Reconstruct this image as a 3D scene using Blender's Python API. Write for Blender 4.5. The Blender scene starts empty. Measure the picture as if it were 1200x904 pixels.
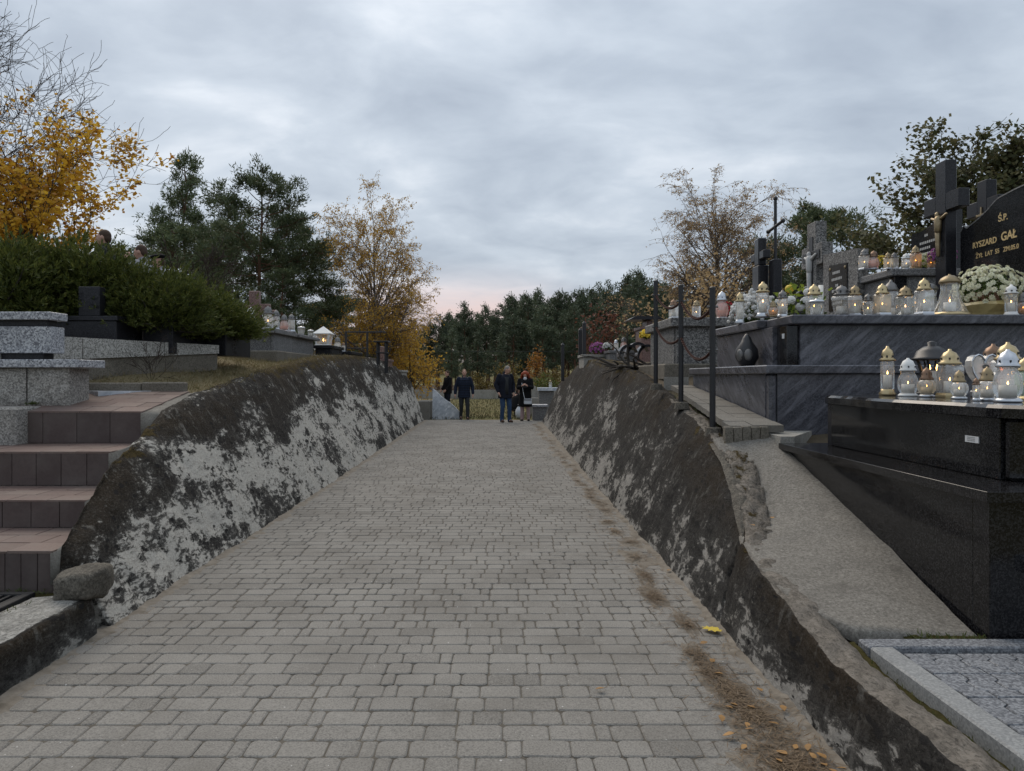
import bpy, math, random
import numpy as np
from mathutils import Vector, Matrix, noise
from math import sin, cos, pi, radians

sc = bpy.context.scene
COL = sc.collection
R = random.Random(7)
NR = np.random.default_rng(11)

# ------------------------------------------------------------------ camera
EYE = 1.6
F = 870.0
cam_d = bpy.data.cameras.new('camera')
cam = bpy.data.objects.new('camera', cam_d)
COL.objects.link(cam)
cam.location = (0, 0, EYE)
cam.rotation_euler = (radians(90), 0, 0)
cam_d.sensor_width = 36
cam_d.lens = 36 * F / 1200
cam_d.shift_x = 17 / 1200
cam_d.shift_y = -10 / 1200
cam_d.clip_end = 3000
sc.camera = cam
sc.view_settings.view_transform = 'Standard'
sc.view_settings.look = 'None'
sc.view_settings.exposure = 0.42
sc.view_settings.gamma = 1.0
sc.view_settings.use_curve_mapping = False
sc.cycles.max_bounces = 6
sc.cycles.transparent_max_bounces = 24
sc.cycles.caustics_reflective = False
sc.cycles.caustics_refractive = False
sc.cycles.use_denoising = True

# ------------------------------------------------------------------ node helper
class NT:
    def __init__(s, tree):
        s.t = tree
        tree.nodes.clear()
    def n(s, kind, **kw):
        nd = s.t.nodes.new(kind)
        for k, v in kw.items():
            if k == 'ins':
                for a, b in v.items():
                    if isinstance(b, tuple) and len(b) == 2 and hasattr(b[0], 'outputs'):
                        s.t.links.new(b[0].outputs[b[1]], nd.inputs[a])
                    elif hasattr(b, 'outputs'):
                        s.t.links.new(b.outputs[0], nd.inputs[a])
                    else:
                        nd.inputs[a].default_value = b
            else:
                setattr(nd, k, v)
        return nd
    def math(s, op, a, b=0.0, c=None, clamp=False):
        d = {0: a, 1: b}
        if c is not None: d[2] = c
        return s.n('ShaderNodeMath', operation=op, use_clamp=clamp, ins=d)
    def ramp(s, fac, stops, interp='LINEAR'):
        r = s.n('ShaderNodeValToRGB', ins={0: fac})
        cr = r.color_ramp
        cr.interpolation = interp
        while len(cr.elements) < len(stops): cr.elements.new(0.5)
        for e, (p, c) in zip(cr.elements, stops):
            e.position = p
            e.color = (c, c, c, 1) if not hasattr(c, '__len__') else (*c, 1)
        return r
    def mix(s, fac, a, b, blend='MIX'):
        m = s.n('ShaderNodeMix', data_type='RGBA', blend_type=blend)
        for i, v in ((0, fac), (6, a), (7, b)):
            if isinstance(v, tuple) and len(v) == 2 and hasattr(v[0], 'outputs'):
                s.t.links.new(v[0].outputs[v[1]], m.inputs[i])
            elif hasattr(v, 'outputs'):
                o = v.outputs[2] if v.bl_idname == 'ShaderNodeMix' else v.outputs[0]
                s.t.links.new(o, m.inputs[i])
            elif i == 0: m.inputs[i].default_value = v
            else: m.inputs[i].default_value = (*v, 1) if len(v) == 3 else v
        return m
    def noise(s, vec, scale, detail=5, rough=.55, dist=0.0):
        d = {'Scale': scale, 'Detail': detail, 'Roughness': rough, 'Distortion': dist}
        if vec is not None: d['Vector'] = vec
        return s.n('ShaderNodeTexNoise', ins=d)
    def mapv(s, vec, scale=(1, 1, 1), rot=(0, 0, 0)):
        return s.n('ShaderNodeMapping', ins={'Vector': vec, 'Scale': scale, 'Rotation': rot})

def colout(nd):
    return nd.outputs[2] if nd.bl_idname == 'ShaderNodeMix' else nd.outputs[0]

# ------------------------------------------------------------------ sky and sun
SUN_EL, SUN_AZ = radians(48), radians(-20)      # ahead, a little to the left
w = bpy.data.worlds.new('World'); sc.world = w; w.use_nodes = True
t = NT(w.node_tree)
tc = t.n('ShaderNodeTexCoord')
sky = t.n('ShaderNodeTexSky', sky_type='NISHITA', sun_disc=False, sun_elevation=SUN_EL, sun_rotation=SUN_AZ, air_density=1.0, dust_density=2.0)
sep = t.n('ShaderNodeSeparateXYZ', ins={0: (tc, 'Generated')})
zc = t.math('MAXIMUM', (sep, 2), 0.0)
den = t.math('ADD', zc, 0.30)
cx = t.math('DIVIDE', (sep, 0), den); cy = t.math('DIVIDE', (sep, 1), den)
cv = t.n('ShaderNodeCombineXYZ', ins={0: cx, 1: cy, 2: 0.0})
cvm = t.mapv(cv, (1.0, 1.35, 1), (0, 0, 0.12))
n1 = t.noise(cvm, 1.25, 6, .5, .4)
n2 = t.noise(cvm, 3.6, 7, .55, .4)
cl = t.math('ADD', t.math('MULTIPLY', n1, .70), t.math('MULTIPLY', n2, .30))
cr = t.ramp(cl, [(.37, (.285, .33, .395)), (.46, (.35, .40, .465)), (.54, (.43, .482, .545)), (.63, (.58, .62, .67))])
# a thinner, warmer rim low over the horizon where the sun is going down
lowz = t.n('ShaderNodeMapRange', interpolation_type='SMOOTHSTEP', ins={0: zc, 1: .165, 2: .075, 3: 0.0, 4: 1.0})
sd = t.n('ShaderNodeVectorMath', operation='DOT_PRODUCT', ins={0: (tc, 'Generated'), 1: (-.06, .998, 0)})
az = t.n('ShaderNodeMapRange', interpolation_type='SMOOTHSTEP', ins={0: (sd, 1), 1: .972, 2: .998, 3: 0.0, 4: 1.0})
gn = t.ramp(n2, [(.35, .5), (.6, 1.0)])
glow = t.math('MULTIPLY', t.math('MULTIPLY', lowz, az), t.math('MULTIPLY', gn, .8))
ccol = t.mix(glow, cr, (.66, .47, .43))
up10 = t.n('ShaderNodeVectorMath', operation='SCALE', ins={0: (ccol, 2), 'Scale': t.math('ADD', t.math('MULTIPLY', zc, 5.0), 9.2)})
cov = t.mix(.95, sky, up10)
bg = t.n('ShaderNodeBackground', ins={0: (cov, 2), 1: 0.1})
t.n('ShaderNodeOutputWorld', ins={0: bg})

sl = bpy.data.lights.new('sun', 'SUN'); so = bpy.data.objects.new('sun', sl); COL.objects.link(so)
sl.energy = 1.5; sl.angle = radians(45); sl.color = (1, .87, .72)
sdir = Vector((sin(SUN_AZ) * cos(SUN_EL), cos(SUN_AZ) * cos(SUN_EL), sin(SUN_EL)))
so.rotation_euler = sdir.to_track_quat('Z', 'Y').to_euler()
so.location = (0, 0, 30)

# ------------------------------------------------------------------ geometry helpers
def X_at(u, Y): return (u - 583) * Y / F
def Z_at(v, Y): return EYE + (442 - v) * Y / F
def lerp(a, b, t): return a + (b - a) * t
def interp(tab, x):
    if x <= tab[0][0]: return tab[0][1]
    for (a, b), (c, d) in zip(tab, tab[1:]):
        if x <= c: return lerp(b, d, (x - a) / (c - a))
    return tab[-1][1]
def sstep(a, b, x):
    t = min(1, max(0, (x - a) / (b - a))); return t * t * (3 - 2 * t)

def link_mesh(name, me, mat, parent=None, smooth=False):
    o = bpy.data.objects.new(name, me); COL.objects.link(o)
    if mat is not None and not me.materials:
        for m in (mat if isinstance(mat, (list, tuple)) else [mat]): me.materials.append(m)
    if smooth: me.polygons.foreach_set('use_smooth', [True] * len(me.polygons))
    if parent is not None: o.parent = parent
    return o

class MB:
    """collects faces, given in world space; origin is subtracted when built"""
    def __init__(s, org=(0, 0, 0)):
        s.v = []; s.f = []; s.org = Vector(org)
    def quad(s, *p):
        i = len(s.v); s.v += [tuple(q) for q in p]; s.f.append(tuple(range(i, i + len(p))))
        return s
    def box(s, x0, y0, z0, x1, y1, z1, b=0.0, M=None):
        if x0 > x1: x0, x1 = x1, x0
        if y0 > y1: y0, y1 = y1, y0
        if z0 > z1: z0, z1 = z1, z0
        i = len(s.v)
        if b <= 0:
            P = [(x, y, z) for x in (x0, x1) for y in (y0, y1) for z in (z0, z1)]
            Fs = [(0, 1, 3, 2), (4, 6, 7, 5), (0, 4, 5, 1), (2, 3, 7, 6), (0, 2, 6, 4), (1, 5, 7, 3)]
        else:
            b = min(b, (x1 - x0) * .45, (y1 - y0) * .45, (z1 - z0) * .45)
            P = []; idx = {}
            lo = (x0, y0, z0); hi = (x1, y1, z1)
            for sx in (0, 1):
                for sy in (0, 1):
                    for sz in (0, 1):
                        for ax in range(3):
                            c = [(lo, hi)[q][k] for k, q in enumerate((sx, sy, sz))]
                            for k in range(3):
                                if k != ax: c[k] += b * (1 - 2 * (sx, sy, sz)[k])
                            idx[(sx, sy, sz, ax)] = len(P); P.append(tuple(c))
            Fs = []
            for ax in range(3):
                o1, o2 = [k for k in range(3) if k != ax]
                for sd_ in (0, 1):
                    loop = []
                    for a_, b_ in ((0, 0), (1, 0), (1, 1), (0, 1)):
                        k = [0, 0, 0]; k[ax] = sd_; k[o1] = a_; k[o2] = b_
                        loop.append(idx[(*k, ax)])
                    flip = (sd_ == 1) ^ (ax == 1)
                    Fs.append(tuple(loop if flip else loop[::-1]))
            for ax in range(3):          # edges along ax
                o1, o2 = [k for k in range(3) if k != ax]
                for a_ in (0, 1):
                    for b_ in (0, 1):
                        k0 = [0, 0, 0]; k1 = [0, 0, 0]
                        k0[o1] = k1[o1] = a_; k0[o2] = k1[o2] = b_; k1[ax] = 1
                        Fs.append((idx[(*k0, o1)], idx[(*k1, o1)], idx[(*k1, o2)], idx[(*k0, o2)]))
            for sx in (0, 1):
                for sy in (0, 1):
                    for sz in (0, 1):
                        Fs.append(tuple(idx[(sx, sy, sz, a)] for a in range(3)))
        if M is not None: P = [tuple(M @ Vector(p)) for p in P]
        s.v += P; s.f += [tuple(i + q for q in f) for f in Fs]
        return s
    def tube(s, pts, rad, n=8, cap=True):
        pts = [Vector(p) for p in pts]; i0 = len(s.v)
        if not hasattr(rad, '__len__'): rad = [rad] * len(pts)
        for k, p in enumerate(pts):
            d = (pts[min(k + 1, len(pts) - 1)] - pts[max(k - 1, 0)])
            d = d.normalized() if d.length > 1e-9 else Vector((0, 0, 1))
            a = d.cross(Vector((0, 0, 1)) if abs(d.z) < .9 else Vector((0, 1, 0))).normalized(); b = d.cross(a)
            for q in range(n):
                an = 2 * pi * q / n
                s.v.append(tuple(p + (a * cos(an) + b * sin(an)) * rad[k]))
        for k in range(len(pts) - 1):
            for q in range(n):
                a0 = i0 + k * n + q; a1 = i0 + k * n + (q + 1) % n
                s.f.append((a0, a1, a1 + n, a0 + n))
        if cap:
            s.f.append(tuple(i0 + q for q in range(n))[::-1]); s.f.append(tuple(i0 + (len(pts) - 1) * n + q for q in range(n)))
        return s
    def capsule(s, p0, p1, r0, r1, n=10, k=3):
        p0 = Vector(p0); p1 = Vector(p1); d = (p1 - p0)
        if d.length < 1e-6: d = Vector((0, 0, 1e-4))
        d.normalize(); P = []; Rr = []
        for j in range(k + 1):
            a = pi / 2 * j / k + .05 * (j == 0)
            P.append(p0 - d * r0 * cos(a)); Rr.append(max(r0 * sin(a), 1e-4))
        for j in range(k + 1):
            a = pi / 2 * j / k
            P.append(p1 + d * r1 * sin(a)); Rr.append(max(r1 * cos(a), 1e-4))
        return s.tube(P, Rr, n)
    def loft(s, rings, cap=True):
        i0 = len(s.v); n = len(rings[0])
        for r in rings: s.v += [tuple(p) for p in r]
        for k in range(len(rings) - 1):
            for q in range(n):
                a0 = i0 + k * n + q; a1 = i0 + k * n + (q + 1) % n
                s.f.append((a0, a1, a1 + n, a0 + n))
        if cap:
            s.f.append(tuple(i0 + q for q in range(n))[::-1]); s.f.append(tuple(i0 + (len(rings) - 1) * n + q for q in range(n)))
        return s
    def lathe(s, prof, n=14, c=(0, 0, 0), ph=0.0, cap=True):
        c = Vector(c)
        return s.loft([[c + Vector((r * cos(2 * pi * q / n + ph), r * sin(2 * pi * q / n + ph), z)) for q in range(n)] for r, z in prof], cap)
    def ell(s, c, r, n=12, m=8, M=None):
        c = Vector(c); rings = []
        for k in range(m + 1):
            a = -pi / 2 + pi * k / m; a = max(-1.55, min(1.55, a))
            ring = []
            for q in range(n):
                p = Vector((r[0] * cos(a) * cos(2 * pi * q / n), r[1] * cos(a) * sin(2 * pi * q / n), r[2] * sin(a)))
                if M is not None: p = M @ p
                ring.append(c + p)
            rings.append(ring)
        return s.loft(rings)
    def prism(s, outline, a0, a1, axis='y'):
        """outline of (p, q) pairs swept along an axis"""
        def P(p, q, a): return {'y': (p, a, q), 'x': (a, p, q), 'z': (p, q, a)}[axis]
        return s.loft([[P(p, q, a0) for p, q in outline], [P(p, q, a1) for p, q in outline]])
    def mesh(s, name):
        me = bpy.data.meshes.new(name)
        o = s.org
        me.from_pydata([(v[0] - o.x, v[1] - o.y, v[2] - o.z) for v in s.v], [], s.f)
        import bmesh
        bm = bmesh.new(); bm.from_mesh(me); bmesh.ops.recalc_face_normals(bm, faces=bm.faces); bm.to_mesh(me); bm.free()
        return me
    def build(s, name, mat, parent=None, smooth=False):
        o = link_mesh(name, s.mesh(name), mat, parent, smooth)
        if parent is None: o.location = s.org
        return o

def arr_mesh(name, V, Fc, mat, parent=None, smooth=False, attrs=None):
    """numpy mesh: V (n,3), Fc (m,k)"""
    me = bpy.data.meshes.new(name)
    V = np.asarray(V, dtype=np.float32); Fc = np.asarray(Fc, dtype=np.int32)
    me.vertices.add(len(V)); me.vertices.foreach_set('co', V.ravel())
    k = Fc.shape[1]
    me.loops.add(Fc.size); me.loops.foreach_set('vertex_index', Fc.ravel())
    me.polygons.add(len(Fc)); me.polygons.foreach_set('loop_start', np.arange(0, Fc.size, k, dtype=np.int32))
    me.update(calc_edges=True); me.validate()
    for an, av in (attrs or {}).items():
        a = me.attributes.new(an, 'FLOAT', 'POINT'); a.data.foreach_set('value', np.asarray(av, dtype=np.float32))
    return link_mesh(name, me, mat, parent, smooth)

def tag(o, label=None, cat=None, group=None, kind=None):
    if label: o['label'] = label
    if cat: o['category'] = cat
    if group: o['group'] = group
    if kind: o['kind'] = kind
    return o
def thing(name, label, cat, loc=(0, 0, 0), rz=0.0, group=None):
    o = bpy.data.objects.new(name, None); COL.objects.link(o)
    o.location = loc; o.rotation_euler = (0, 0, rz); o.empty_display_size = .2
    return tag(o, label, cat, group)
def dup(o, parent=None):
    c = o.copy(); COL.objects.link(c)
    if parent is not None: c.parent = parent
    for ch in list(o.children): dup(ch, c)
    return c
def evaluated(o, name):
    dg = bpy.context.evaluated_depsgraph_get(); dg.update()
    me = bpy.data.meshes.new_from_object(o.evaluated_get(dg)); me.name = name
    return me
def remeshed(mb, name, mat, parent, voxel=.012, smooth_it=2):
    """joins overlapping shells into one continuous skin"""
    me = mb.mesh(name + '_raw'); o = bpy.data.objects.new(name, me); COL.objects.link(o)
    m = o.modifiers.new('r', 'REMESH'); m.mode = 'VOXEL'; m.voxel_size = voxel
    m2 = o.modifiers.new('s', 'SMOOTH'); m2.iterations = smooth_it; m2.factor = .5
    out = evaluated(o, name); bpy.data.objects.remove(o); bpy.data.meshes.remove(me)
    out.materials.clear()
    return link_mesh(name, out, mat, parent, True)
def text_mesh(name, body, size, mat, parent, M, extrude=.002, offset=0.0, shear=0, spacing=1.0):
    cu = bpy.data.curves.new(name, 'FONT'); cu.body = body; cu.size = size; cu.extrude = extrude; cu.offset = offset
    cu.space_character = spacing; cu.resolution_u = 3
    o = bpy.data.objects.new(name, cu); COL.objects.link(o)
    me = evaluated(o, name); bpy.data.objects.remove(o); bpy.data.curves.remove(cu)
    me.transform(M); me.materials.clear()
    return link_mesh(name, me, mat, parent)

# ------------------------------------------------------------------ materials
MATS = {}
def material(name, fn):
    m = bpy.data.materials.new(name); m.use_nodes = True
    t = NT(m.node_tree)
    out = t.n('ShaderNodeOutputMaterial')
    sh = fn(t)
    t.t.links.new(sh.outputs[0], out.inputs[0])
    MATS[name] = m
    return m
def pbsdf(t, color, rough=.8, spec=.3, metal=0.0, bump=None, bstr=.3, bdist=.01, **kw):
    d = {'Roughness': rough, 'Specular IOR Level': spec, 'Metallic': metal}
    d.update(kw)
    p = t.n('ShaderNodeBsdfPrincipled', ins=d)
    if hasattr(color, 'outputs'): t.t.links.new(colout(color), p.inputs['Base Color'])
    else: p.inputs['Base Color'].default_value = (*color, 1)
    if bump is not None:
        b = t.n('ShaderNodeBump', ins={'Strength': bstr, 'Distance': bdist, 'Height': bump})
        t.t.links.new(b.outputs[0], p.inputs['Normal'])
    return p
def ocoord(t): return (t.n('ShaderNodeNewGeometry'), 'Position')

def plain(name, c, rough=.6, spec=.4, metal=0.0, var=.12, scale=30, bstr=.15):
    def fn(t):
        n = t.noise(ocoord(t), scale, 5, .6)
        col = t.mix(n, tuple(x * (1 - var) for x in c), tuple(min(1, x * (1 + var)) for x in c))
        return pbsdf(t, col, rough, spec, metal, bump=n, bstr=bstr, bdist=.004)
    return material(name, fn)

def rnd_value(t):
    oi = t.n('ShaderNodeObjectInfo'); g = t.n('ShaderNodeNewGeometry')
    return t.math('FRACT', t.math('ADD', (oi, 'Random'), (g, 'Random Per Island')))

def m_paver(t):
    p = ocoord(t); r = rnd_value(t)
    base = t.ramp(r, [(0, (.108, .103, .094)), (.08, (.146, .139, .127)), (.6, (.166, .158, .144)), (.94, (.184, .176, .161)), (1, (.098, .094, .087))])
    n = t.noise(p, 120, 4, .7); n2 = t.noise(p, 1.3, 6, .6); n3 = t.noise(p, 18, 5, .65)
    c = t.mix(t.ramp(n, [(.40, 0), (.60, 1)]), base, (.29, .272, .243)); c = t.mix(.55, base, c); c = t.mix(t.ramp(n, [(.34, .6), (.46, 0)]), c, (.10, .092, .08))
    c = t.mix(t.ramp(n2, [(.46, .0), (.64, .42)]), c, (.115, .104, .09)); c = t.mix(t.ramp(n2, [(.30, .35), (.44, 0)]), c, (.25, .235, .21))
    c = t.mix(t.ramp(n3, [(.56, 0), (.72, .25)]), c, (.32, .30, .27))
    sp = t.noise(p, 42, 2, .5); c = t.mix(t.ramp(sp, [(.735, 0), (.765, .7)]), c, (.55, .54, .52))
    h = t.math('ADD', t.math('MULTIPLY', n, .6), n3)
    return pbsdf(t, c, .88, .22, bump=h, bstr=.55, bdist=.004)
material('paver', m_paver)

def m_sand(t):
    p = ocoord(t); n = t.noise(p, 9, 7, .65); n2 = t.noise(p, 140, 3, .7)
    c = t.ramp(n, [(.3, (.10, .09, .075)), (.5, (.19, .172, .145)), (.7, (.27, .245, .21))])
    c = t.mix(t.math('MULTIPLY', n2, .5), c, (.16, .13, .10))
    return pbsdf(t, c, .95, .1, bump=n2, bstr=.6, bdist=.004)
material('sand', m_sand)
def m_joint(t):
    p = ocoord(t); n = t.noise(p, 6, 6, .65); n2 = t.noise(p, 120, 3, .7)
    c = t.ramp(n, [(.3, (.080, .072, .060)), (.55, (.115, .104, .087)), (.75, (.15, .135, .112))])
    c = t.mix(t.math('MULTIPLY', n2, .4), c, (.07, .06, .05))
    return pbsdf(t, c, .95, .1, bump=n2, bstr=.6, bdist=.004)
material('joint_sand', m_joint)

def wall_mat(name, prof, amp, lightc, darkc, worn=(.225, .20, .17)):
    """render with dark lichen crust; 'rel' is the height up the face, 'topm' the mossy crest, 'pale' bare worn concrete.
    prof lists how far the crust has spread at each height"""
    def fn(t):
        g = ocoord(t); p = t.mapv(g, (.8, .42, 1.0)); q = t.mapv(g, (.8, .62, 1.0))
        rel = (t.n('ShaderNodeAttribute', attribute_name='rel'), 'Fac')
        top = (t.n('ShaderNodeAttribute', attribute_name='topm'), 'Fac')
        pale = (t.n('ShaderNodeAttribute', attribute_name='pale'), 'Fac')
        n1 = t.noise(p, 2.3, 4, .55, .3); n2 = t.noise(p, 7, 7, .7, .5); nf = t.noise(p, 24, 7, .75, .5); gg = t.noise(q, 75, 6, .8)
        n4 = t.noise(t.mapv(g, (.5, .5, .22)), 16, 6, .7, .2)
        m = t.math('MULTIPLY', t.math('SUBTRACT', n1, .5), 1.1 * amp)
        m = t.math('ADD', m, t.math('MULTIPLY', t.math('SUBTRACT', n2, .5), .75 * amp)); m = t.math('ADD', m, t.math('MULTIPLY', t.math('SUBTRACT', nf, .5), .85 * amp))
        m = t.math('ADD', m, t.math('MULTIPLY', t.math('SUBTRACT', n4, .5), .5 * amp)); m = t.math('ADD', m, t.math('MULTIPLY', t.math('SUBTRACT', gg, .5), .25 * amp))
        m = t.math('ADD', m, t.ramp(rel, prof))
        mask = t.ramp(m, [(.46, 0), (.50, .75), (.60, 1)])
        lc = t.mix(t.ramp(gg, [(.36, 0), (.60, 1)]), tuple(x * .62 for x in lightc), lightc)
        lc = t.mix(t.ramp(nf, [(.48, 0), (.64, .7)]), lc, tuple(x * .45 for x in lightc))
        dc = t.mix(t.ramp(nf, [(.40, 0), (.62, 1)]), darkc, tuple(x * 2.6 for x in darkc))
        brown = t.math('MULTIPLY', t.n('ShaderNodeMapRange', ins={0: rel, 1: .45, 2: .95, 3: 0.0, 4: 1.0}), t.ramp(n1, [(.40, .1), (.58, .95)]))
        dc = t.mix(brown, dc, (.032, .024, .016))
        dc = t.mix(t.ramp(gg, [(.54, 0), (.66, .75)]), dc, tuple(x * .24 for x in lightc)); dc = t.mix(t.ramp(gg, [(.38, .9), (.49, 0)]), dc, (.009, .0085, .008))
        dc = t.mix(t.math('MULTIPLY', t.ramp(n4, [(.56, 0), (.64, .8)]), t.ramp(n2, [(.45, 1), (.6, .1)])), dc, tuple(x * .34 for x in lightc))
        c = t.mix(mask, lc, dc)
        wv = t.n('ShaderNodeVectorMath', operation='ADD', ins={0: q, 1: (t.n('ShaderNodeVectorMath', operation='SCALE', ins={0: (gg, 1), 'Scale': .03}), 0)})
        vo = t.n('ShaderNodeTexVoronoi', ins={'Vector': wv, 'Scale': 17.0, 'Randomness': 1.0})
        sz = t.math('MULTIPLY', t.ramp(n2, [(.46, 0), (.60, 1)]), .40)
        spot = t.math('MULTIPLY', t.math('LESS_THAN', (vo, 'Distance'), sz), .9)
        c = t.mix(spot, c, (.018, .017, .017))
        pc = t.mix(t.ramp(nf, [(.38, 0), (.62, 1)]), tuple(x * .5 for x in worn), worn); pc = t.mix(t.ramp(gg, [(.40, .7), (.50, 0)]), pc, tuple(x * .25 for x in worn))
        c = t.mix(t.ramp(t.math('ADD', pale, t.math('MULTIPLY', t.math('SUBTRACT', nf, .5), .9)), [(.45, 0), (.60, 1)]), c, pc)
        mo = t.math('ADD', t.math('MULTIPLY', top, 1.0), t.math('MULTIPLY', t.math('SUBTRACT', n2, .5), 2.2))
        mm = t.ramp(mo, [(.62, 0), (.74, 1)])
        mc = t.mix(t.ramp(gg, [(.35, 0), (.65, 1)]), (.016, .012, .006), (.085, .062, .022))
        c = t.mix(mm, c, mc)
        h = t.math('ADD', t.math('MULTIPLY', gg, .8), t.math('MULTIPLY', mask, .35)); h = t.math('ADD', h, t.math('MULTIPLY', nf, 1.2)); h = t.math('SUBTRACT', h, t.math('MULTIPLY', spot, .6)); h = t.math('ADD', h, t.math('MULTIPLY', mm, .6))
        return pbsdf(t, c, .95, .10, bump=h, bstr=.8, bdist=.012)
    return material(name, fn)
wall_mat('render_left', [(0, .53), (.18, .47), (.36, .405), (.52, .455), (.68, .57), (.85, .68), (1, .76)], 1.15, (.51, .485, .435), (.019, .018, .017))
wall_mat('render_right', [(0, .41), (.2, .51), (.42, .61), (.7, .72), (1, .80)], 1.05, (.31, .295, .27), (.018, .017, .016))
wall_mat('render_curb', [(0, .40), (.3, .52), (1, .60)], .75, (.34, .33, .30), (.022, .021, .020), (.42, .405, .37))

def m_concrete(name, a, b, dark=(.12, .11, .095)):
    def fn(t):
        p = ocoord(t); n = t.noise(p, 3.5, 8, .65); n2 = t.noise(p, 95, 4, .75); n3 = t.noise(p, 1.6, 6, .65, .6); n5 = t.noise(p, 11, 6, .7, .4)
        c = t.mix(t.ramp(n, [(.3, 0), (.7, 1)]), a, b)
        c = t.mix(t.ramp(n2, [(.40, .42), (.56, 0)]), c, dark)
        c = t.mix(t.ramp(n5, [(.55, 0), (.75, .35)]), c, tuple(x * 1.25 for x in a)); c = t.mix(t.ramp(n5, [(.30, .5), (.44, 0)]), c, dark); n6 = t.noise(p, 55, 5, .8); c = t.mix(t.ramp(n6, [(.40, .6), (.50, 0)]), c, dark); c = t.mix(t.ramp(n6, [(.54, 0), (.64, .55)]), c, tuple(x * 1.5 for x in a))
        c = t.mix(t.ramp(n3, [(.55, 0), (.68, .5)]), c, dark)
        return pbsdf(t, c, .93, .15, bump=t.math('ADD', n2, n), bstr=.6, bdist=.005)
    return material(name, fn)
m_concrete('ramp_concrete', (.225, .21, .185), (.18, .168, .148), (.085, .078, .068))
m_concrete('pale_concrete', (.30, .285, .255), (.40, .385, .35), (.16, .15, .13))
m_concrete('slab_concrete', (.17, .16, .14), (.23, .215, .19))
m_concrete('old_kerb', (.15, .135, .11), (.24, .215, .18), (.05, .045, .035))

def granite(name, a, b, c3, scale=70, rough=.35, spec=.5, streak=None, coat=0.0):
    def fn(t):
        p = ocoord(t)
        v = t.n('ShaderNodeTexVoronoi', feature='F1', ins={'Vector': p, 'Scale': float(scale), 'Randomness': 1.0})
        vs = t.n('ShaderNodeSeparateColor', ins={0: (v, 'Color')})
        n = t.noise(p, scale * .55, 4, .7); n2 = t.noise(p, 2.0, 5, .6)
        f = t.math('ADD', t.math('MULTIPLY', (vs, 0), .55), t.math('MULTIPLY', n, .45))
        col = t.ramp(f, [(.25, a), (.48, b), (.72, c3)])
        if streak:
            pm = t.mapv(t.mapv(p, (1, 1, 1), (-streak[1], streak[1], 0)), (.7, .7, 5.0))
            ns = t.noise(pm, streak[0], 7, .7, .6)
            col = t.mix(t.ramp(ns, [(.44, 0), (.56, .38), (.70, .95)]), col, streak[2])
        col = t.mix(t.ramp(n2, [(.4, 0), (.75, .35)]), col, tuple(x * .6 for x in b))
        rg = t.ramp(n2, [(.3, max(.03, rough * .7)), (.7, rough * 1.3)])
        return pbsdf(t, col, (rg, 0), spec, bump=n, bstr=.03, bdist=.002)
    return material(name, fn)
granite('granite_light', (.10, .10, .115), (.29, .30, .325), (.55, .555, .57), 75, .45)
granite('granite_curb', (.17, .175, .175), (.215, .22, .22), (.27, .275, .27), 120, .65, .3)
granite('granite_chip', (.045, .045, .044), (.14, .136, .13), (.29, .28, .268), 60, .6, .3)
granite('granite_grey', (.06, .06, .062), (.145, .142, .14), (.26, .255, .25), 90, .5, .4)
granite('granite_warm', (.15, .145, .13), (.33, .32, .295), (.50, .485, .45), 80, .7, .25)
granite('granite_black', (.006, .006, .007), (.011, .011, .012), (.034, .033, .034), 130, .10, .38)
granite('granite_blackmatt', (.009, .009, .011), (.016, .016, .019), (.035, .035, .04), 130, .3, .25)
granite('granite_blue', (.035, .035, .041), (.055, .056, .066), (.09, .092, .106), 110, .30, .4, streak=(4.5, .62, (.20, .20, .225)))
granite('granite_rough', (.14, .13, .12), (.25, .235, .215), (.38, .36, .33), 85, .8, .2)
granite('marble_white', (.45, .48, .52), (.55, .58, .62), (.70, .72, .75), 12, .3, .4, streak=(3.0, .7, (.30, .34, .40)))
granite('granite_red', (.10, .055, .045), (.16, .09, .075), (.23, .14, .12), 60, .4)
granite('paver_granite', (.075, .08, .09), (.14, .148, .162), (.24, .25, .265), 110, .65, .3)

def m_tile(name, cols):
    def fn(t):
        r = rnd_value(t); p = ocoord(t); n = t.noise(p, 40, 6, .7); n2 = t.noise(p, 3, 5, .6)
        c = t.ramp(r, [(i / (len(cols) - 1), x) for i, x in enumerate(cols)])
        c = t.mix(t.ramp(n, [(.4, 0), (.7, .5)]), c, tuple(x * .7 for x in cols[0]))
        c = t.mix(t.ramp(n2, [(.45, 0), (.7, .4)]), c, (.16, .14, .125))
        return pbsdf(t, c, .7, .3, bump=n, bstr=.25, bdist=.003)
    return material(name, fn)
m_tile('tile_red', [(.115, .080, .068), (.16, .108, .092), (.135, .092, .080), (.18, .132, .112)])
m_tile('tile_dark', [(.082, .060, .055), (.097, .072, .066), (.074, .055, .051)])

plain('metal_black', (.012, .012, .014), .45, .5)
plain('iron_rust', (.06, .028, .022), .8, .2, var=.4)
plain('gold', (.44, .35, .20), .32, .5, .8, .3)
plain('brass', (.27, .21, .125), .40, .5, .75, .3)
plain('silver', (.50, .52, .55), .3, .5, .85, .15)
plain('pewter', (.16, .155, .15), .4, .5, .5, .25)
plain('white_paint', (.72, .72, .70), .5, .4)
plain('wax_white', (.82, .79, .72), .55, .4)
plain('soot_black', (.018, .018, .02), .4, .5)
plain('cellophane', (.42, .33, .14), .3, .6, var=.4, scale=12)
plain('terracotta', (.22, .11, .07), .8)
plain('inlay_gold', (.66, .49, .24), .4, .5, .5)
plain('inlay_grey', (.45, .45, .44), .6)
plain('sticker', (.62, .63, .64), .6)
plain('rubber', (.016, .016, .017), .7, .3, var=.4)

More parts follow.
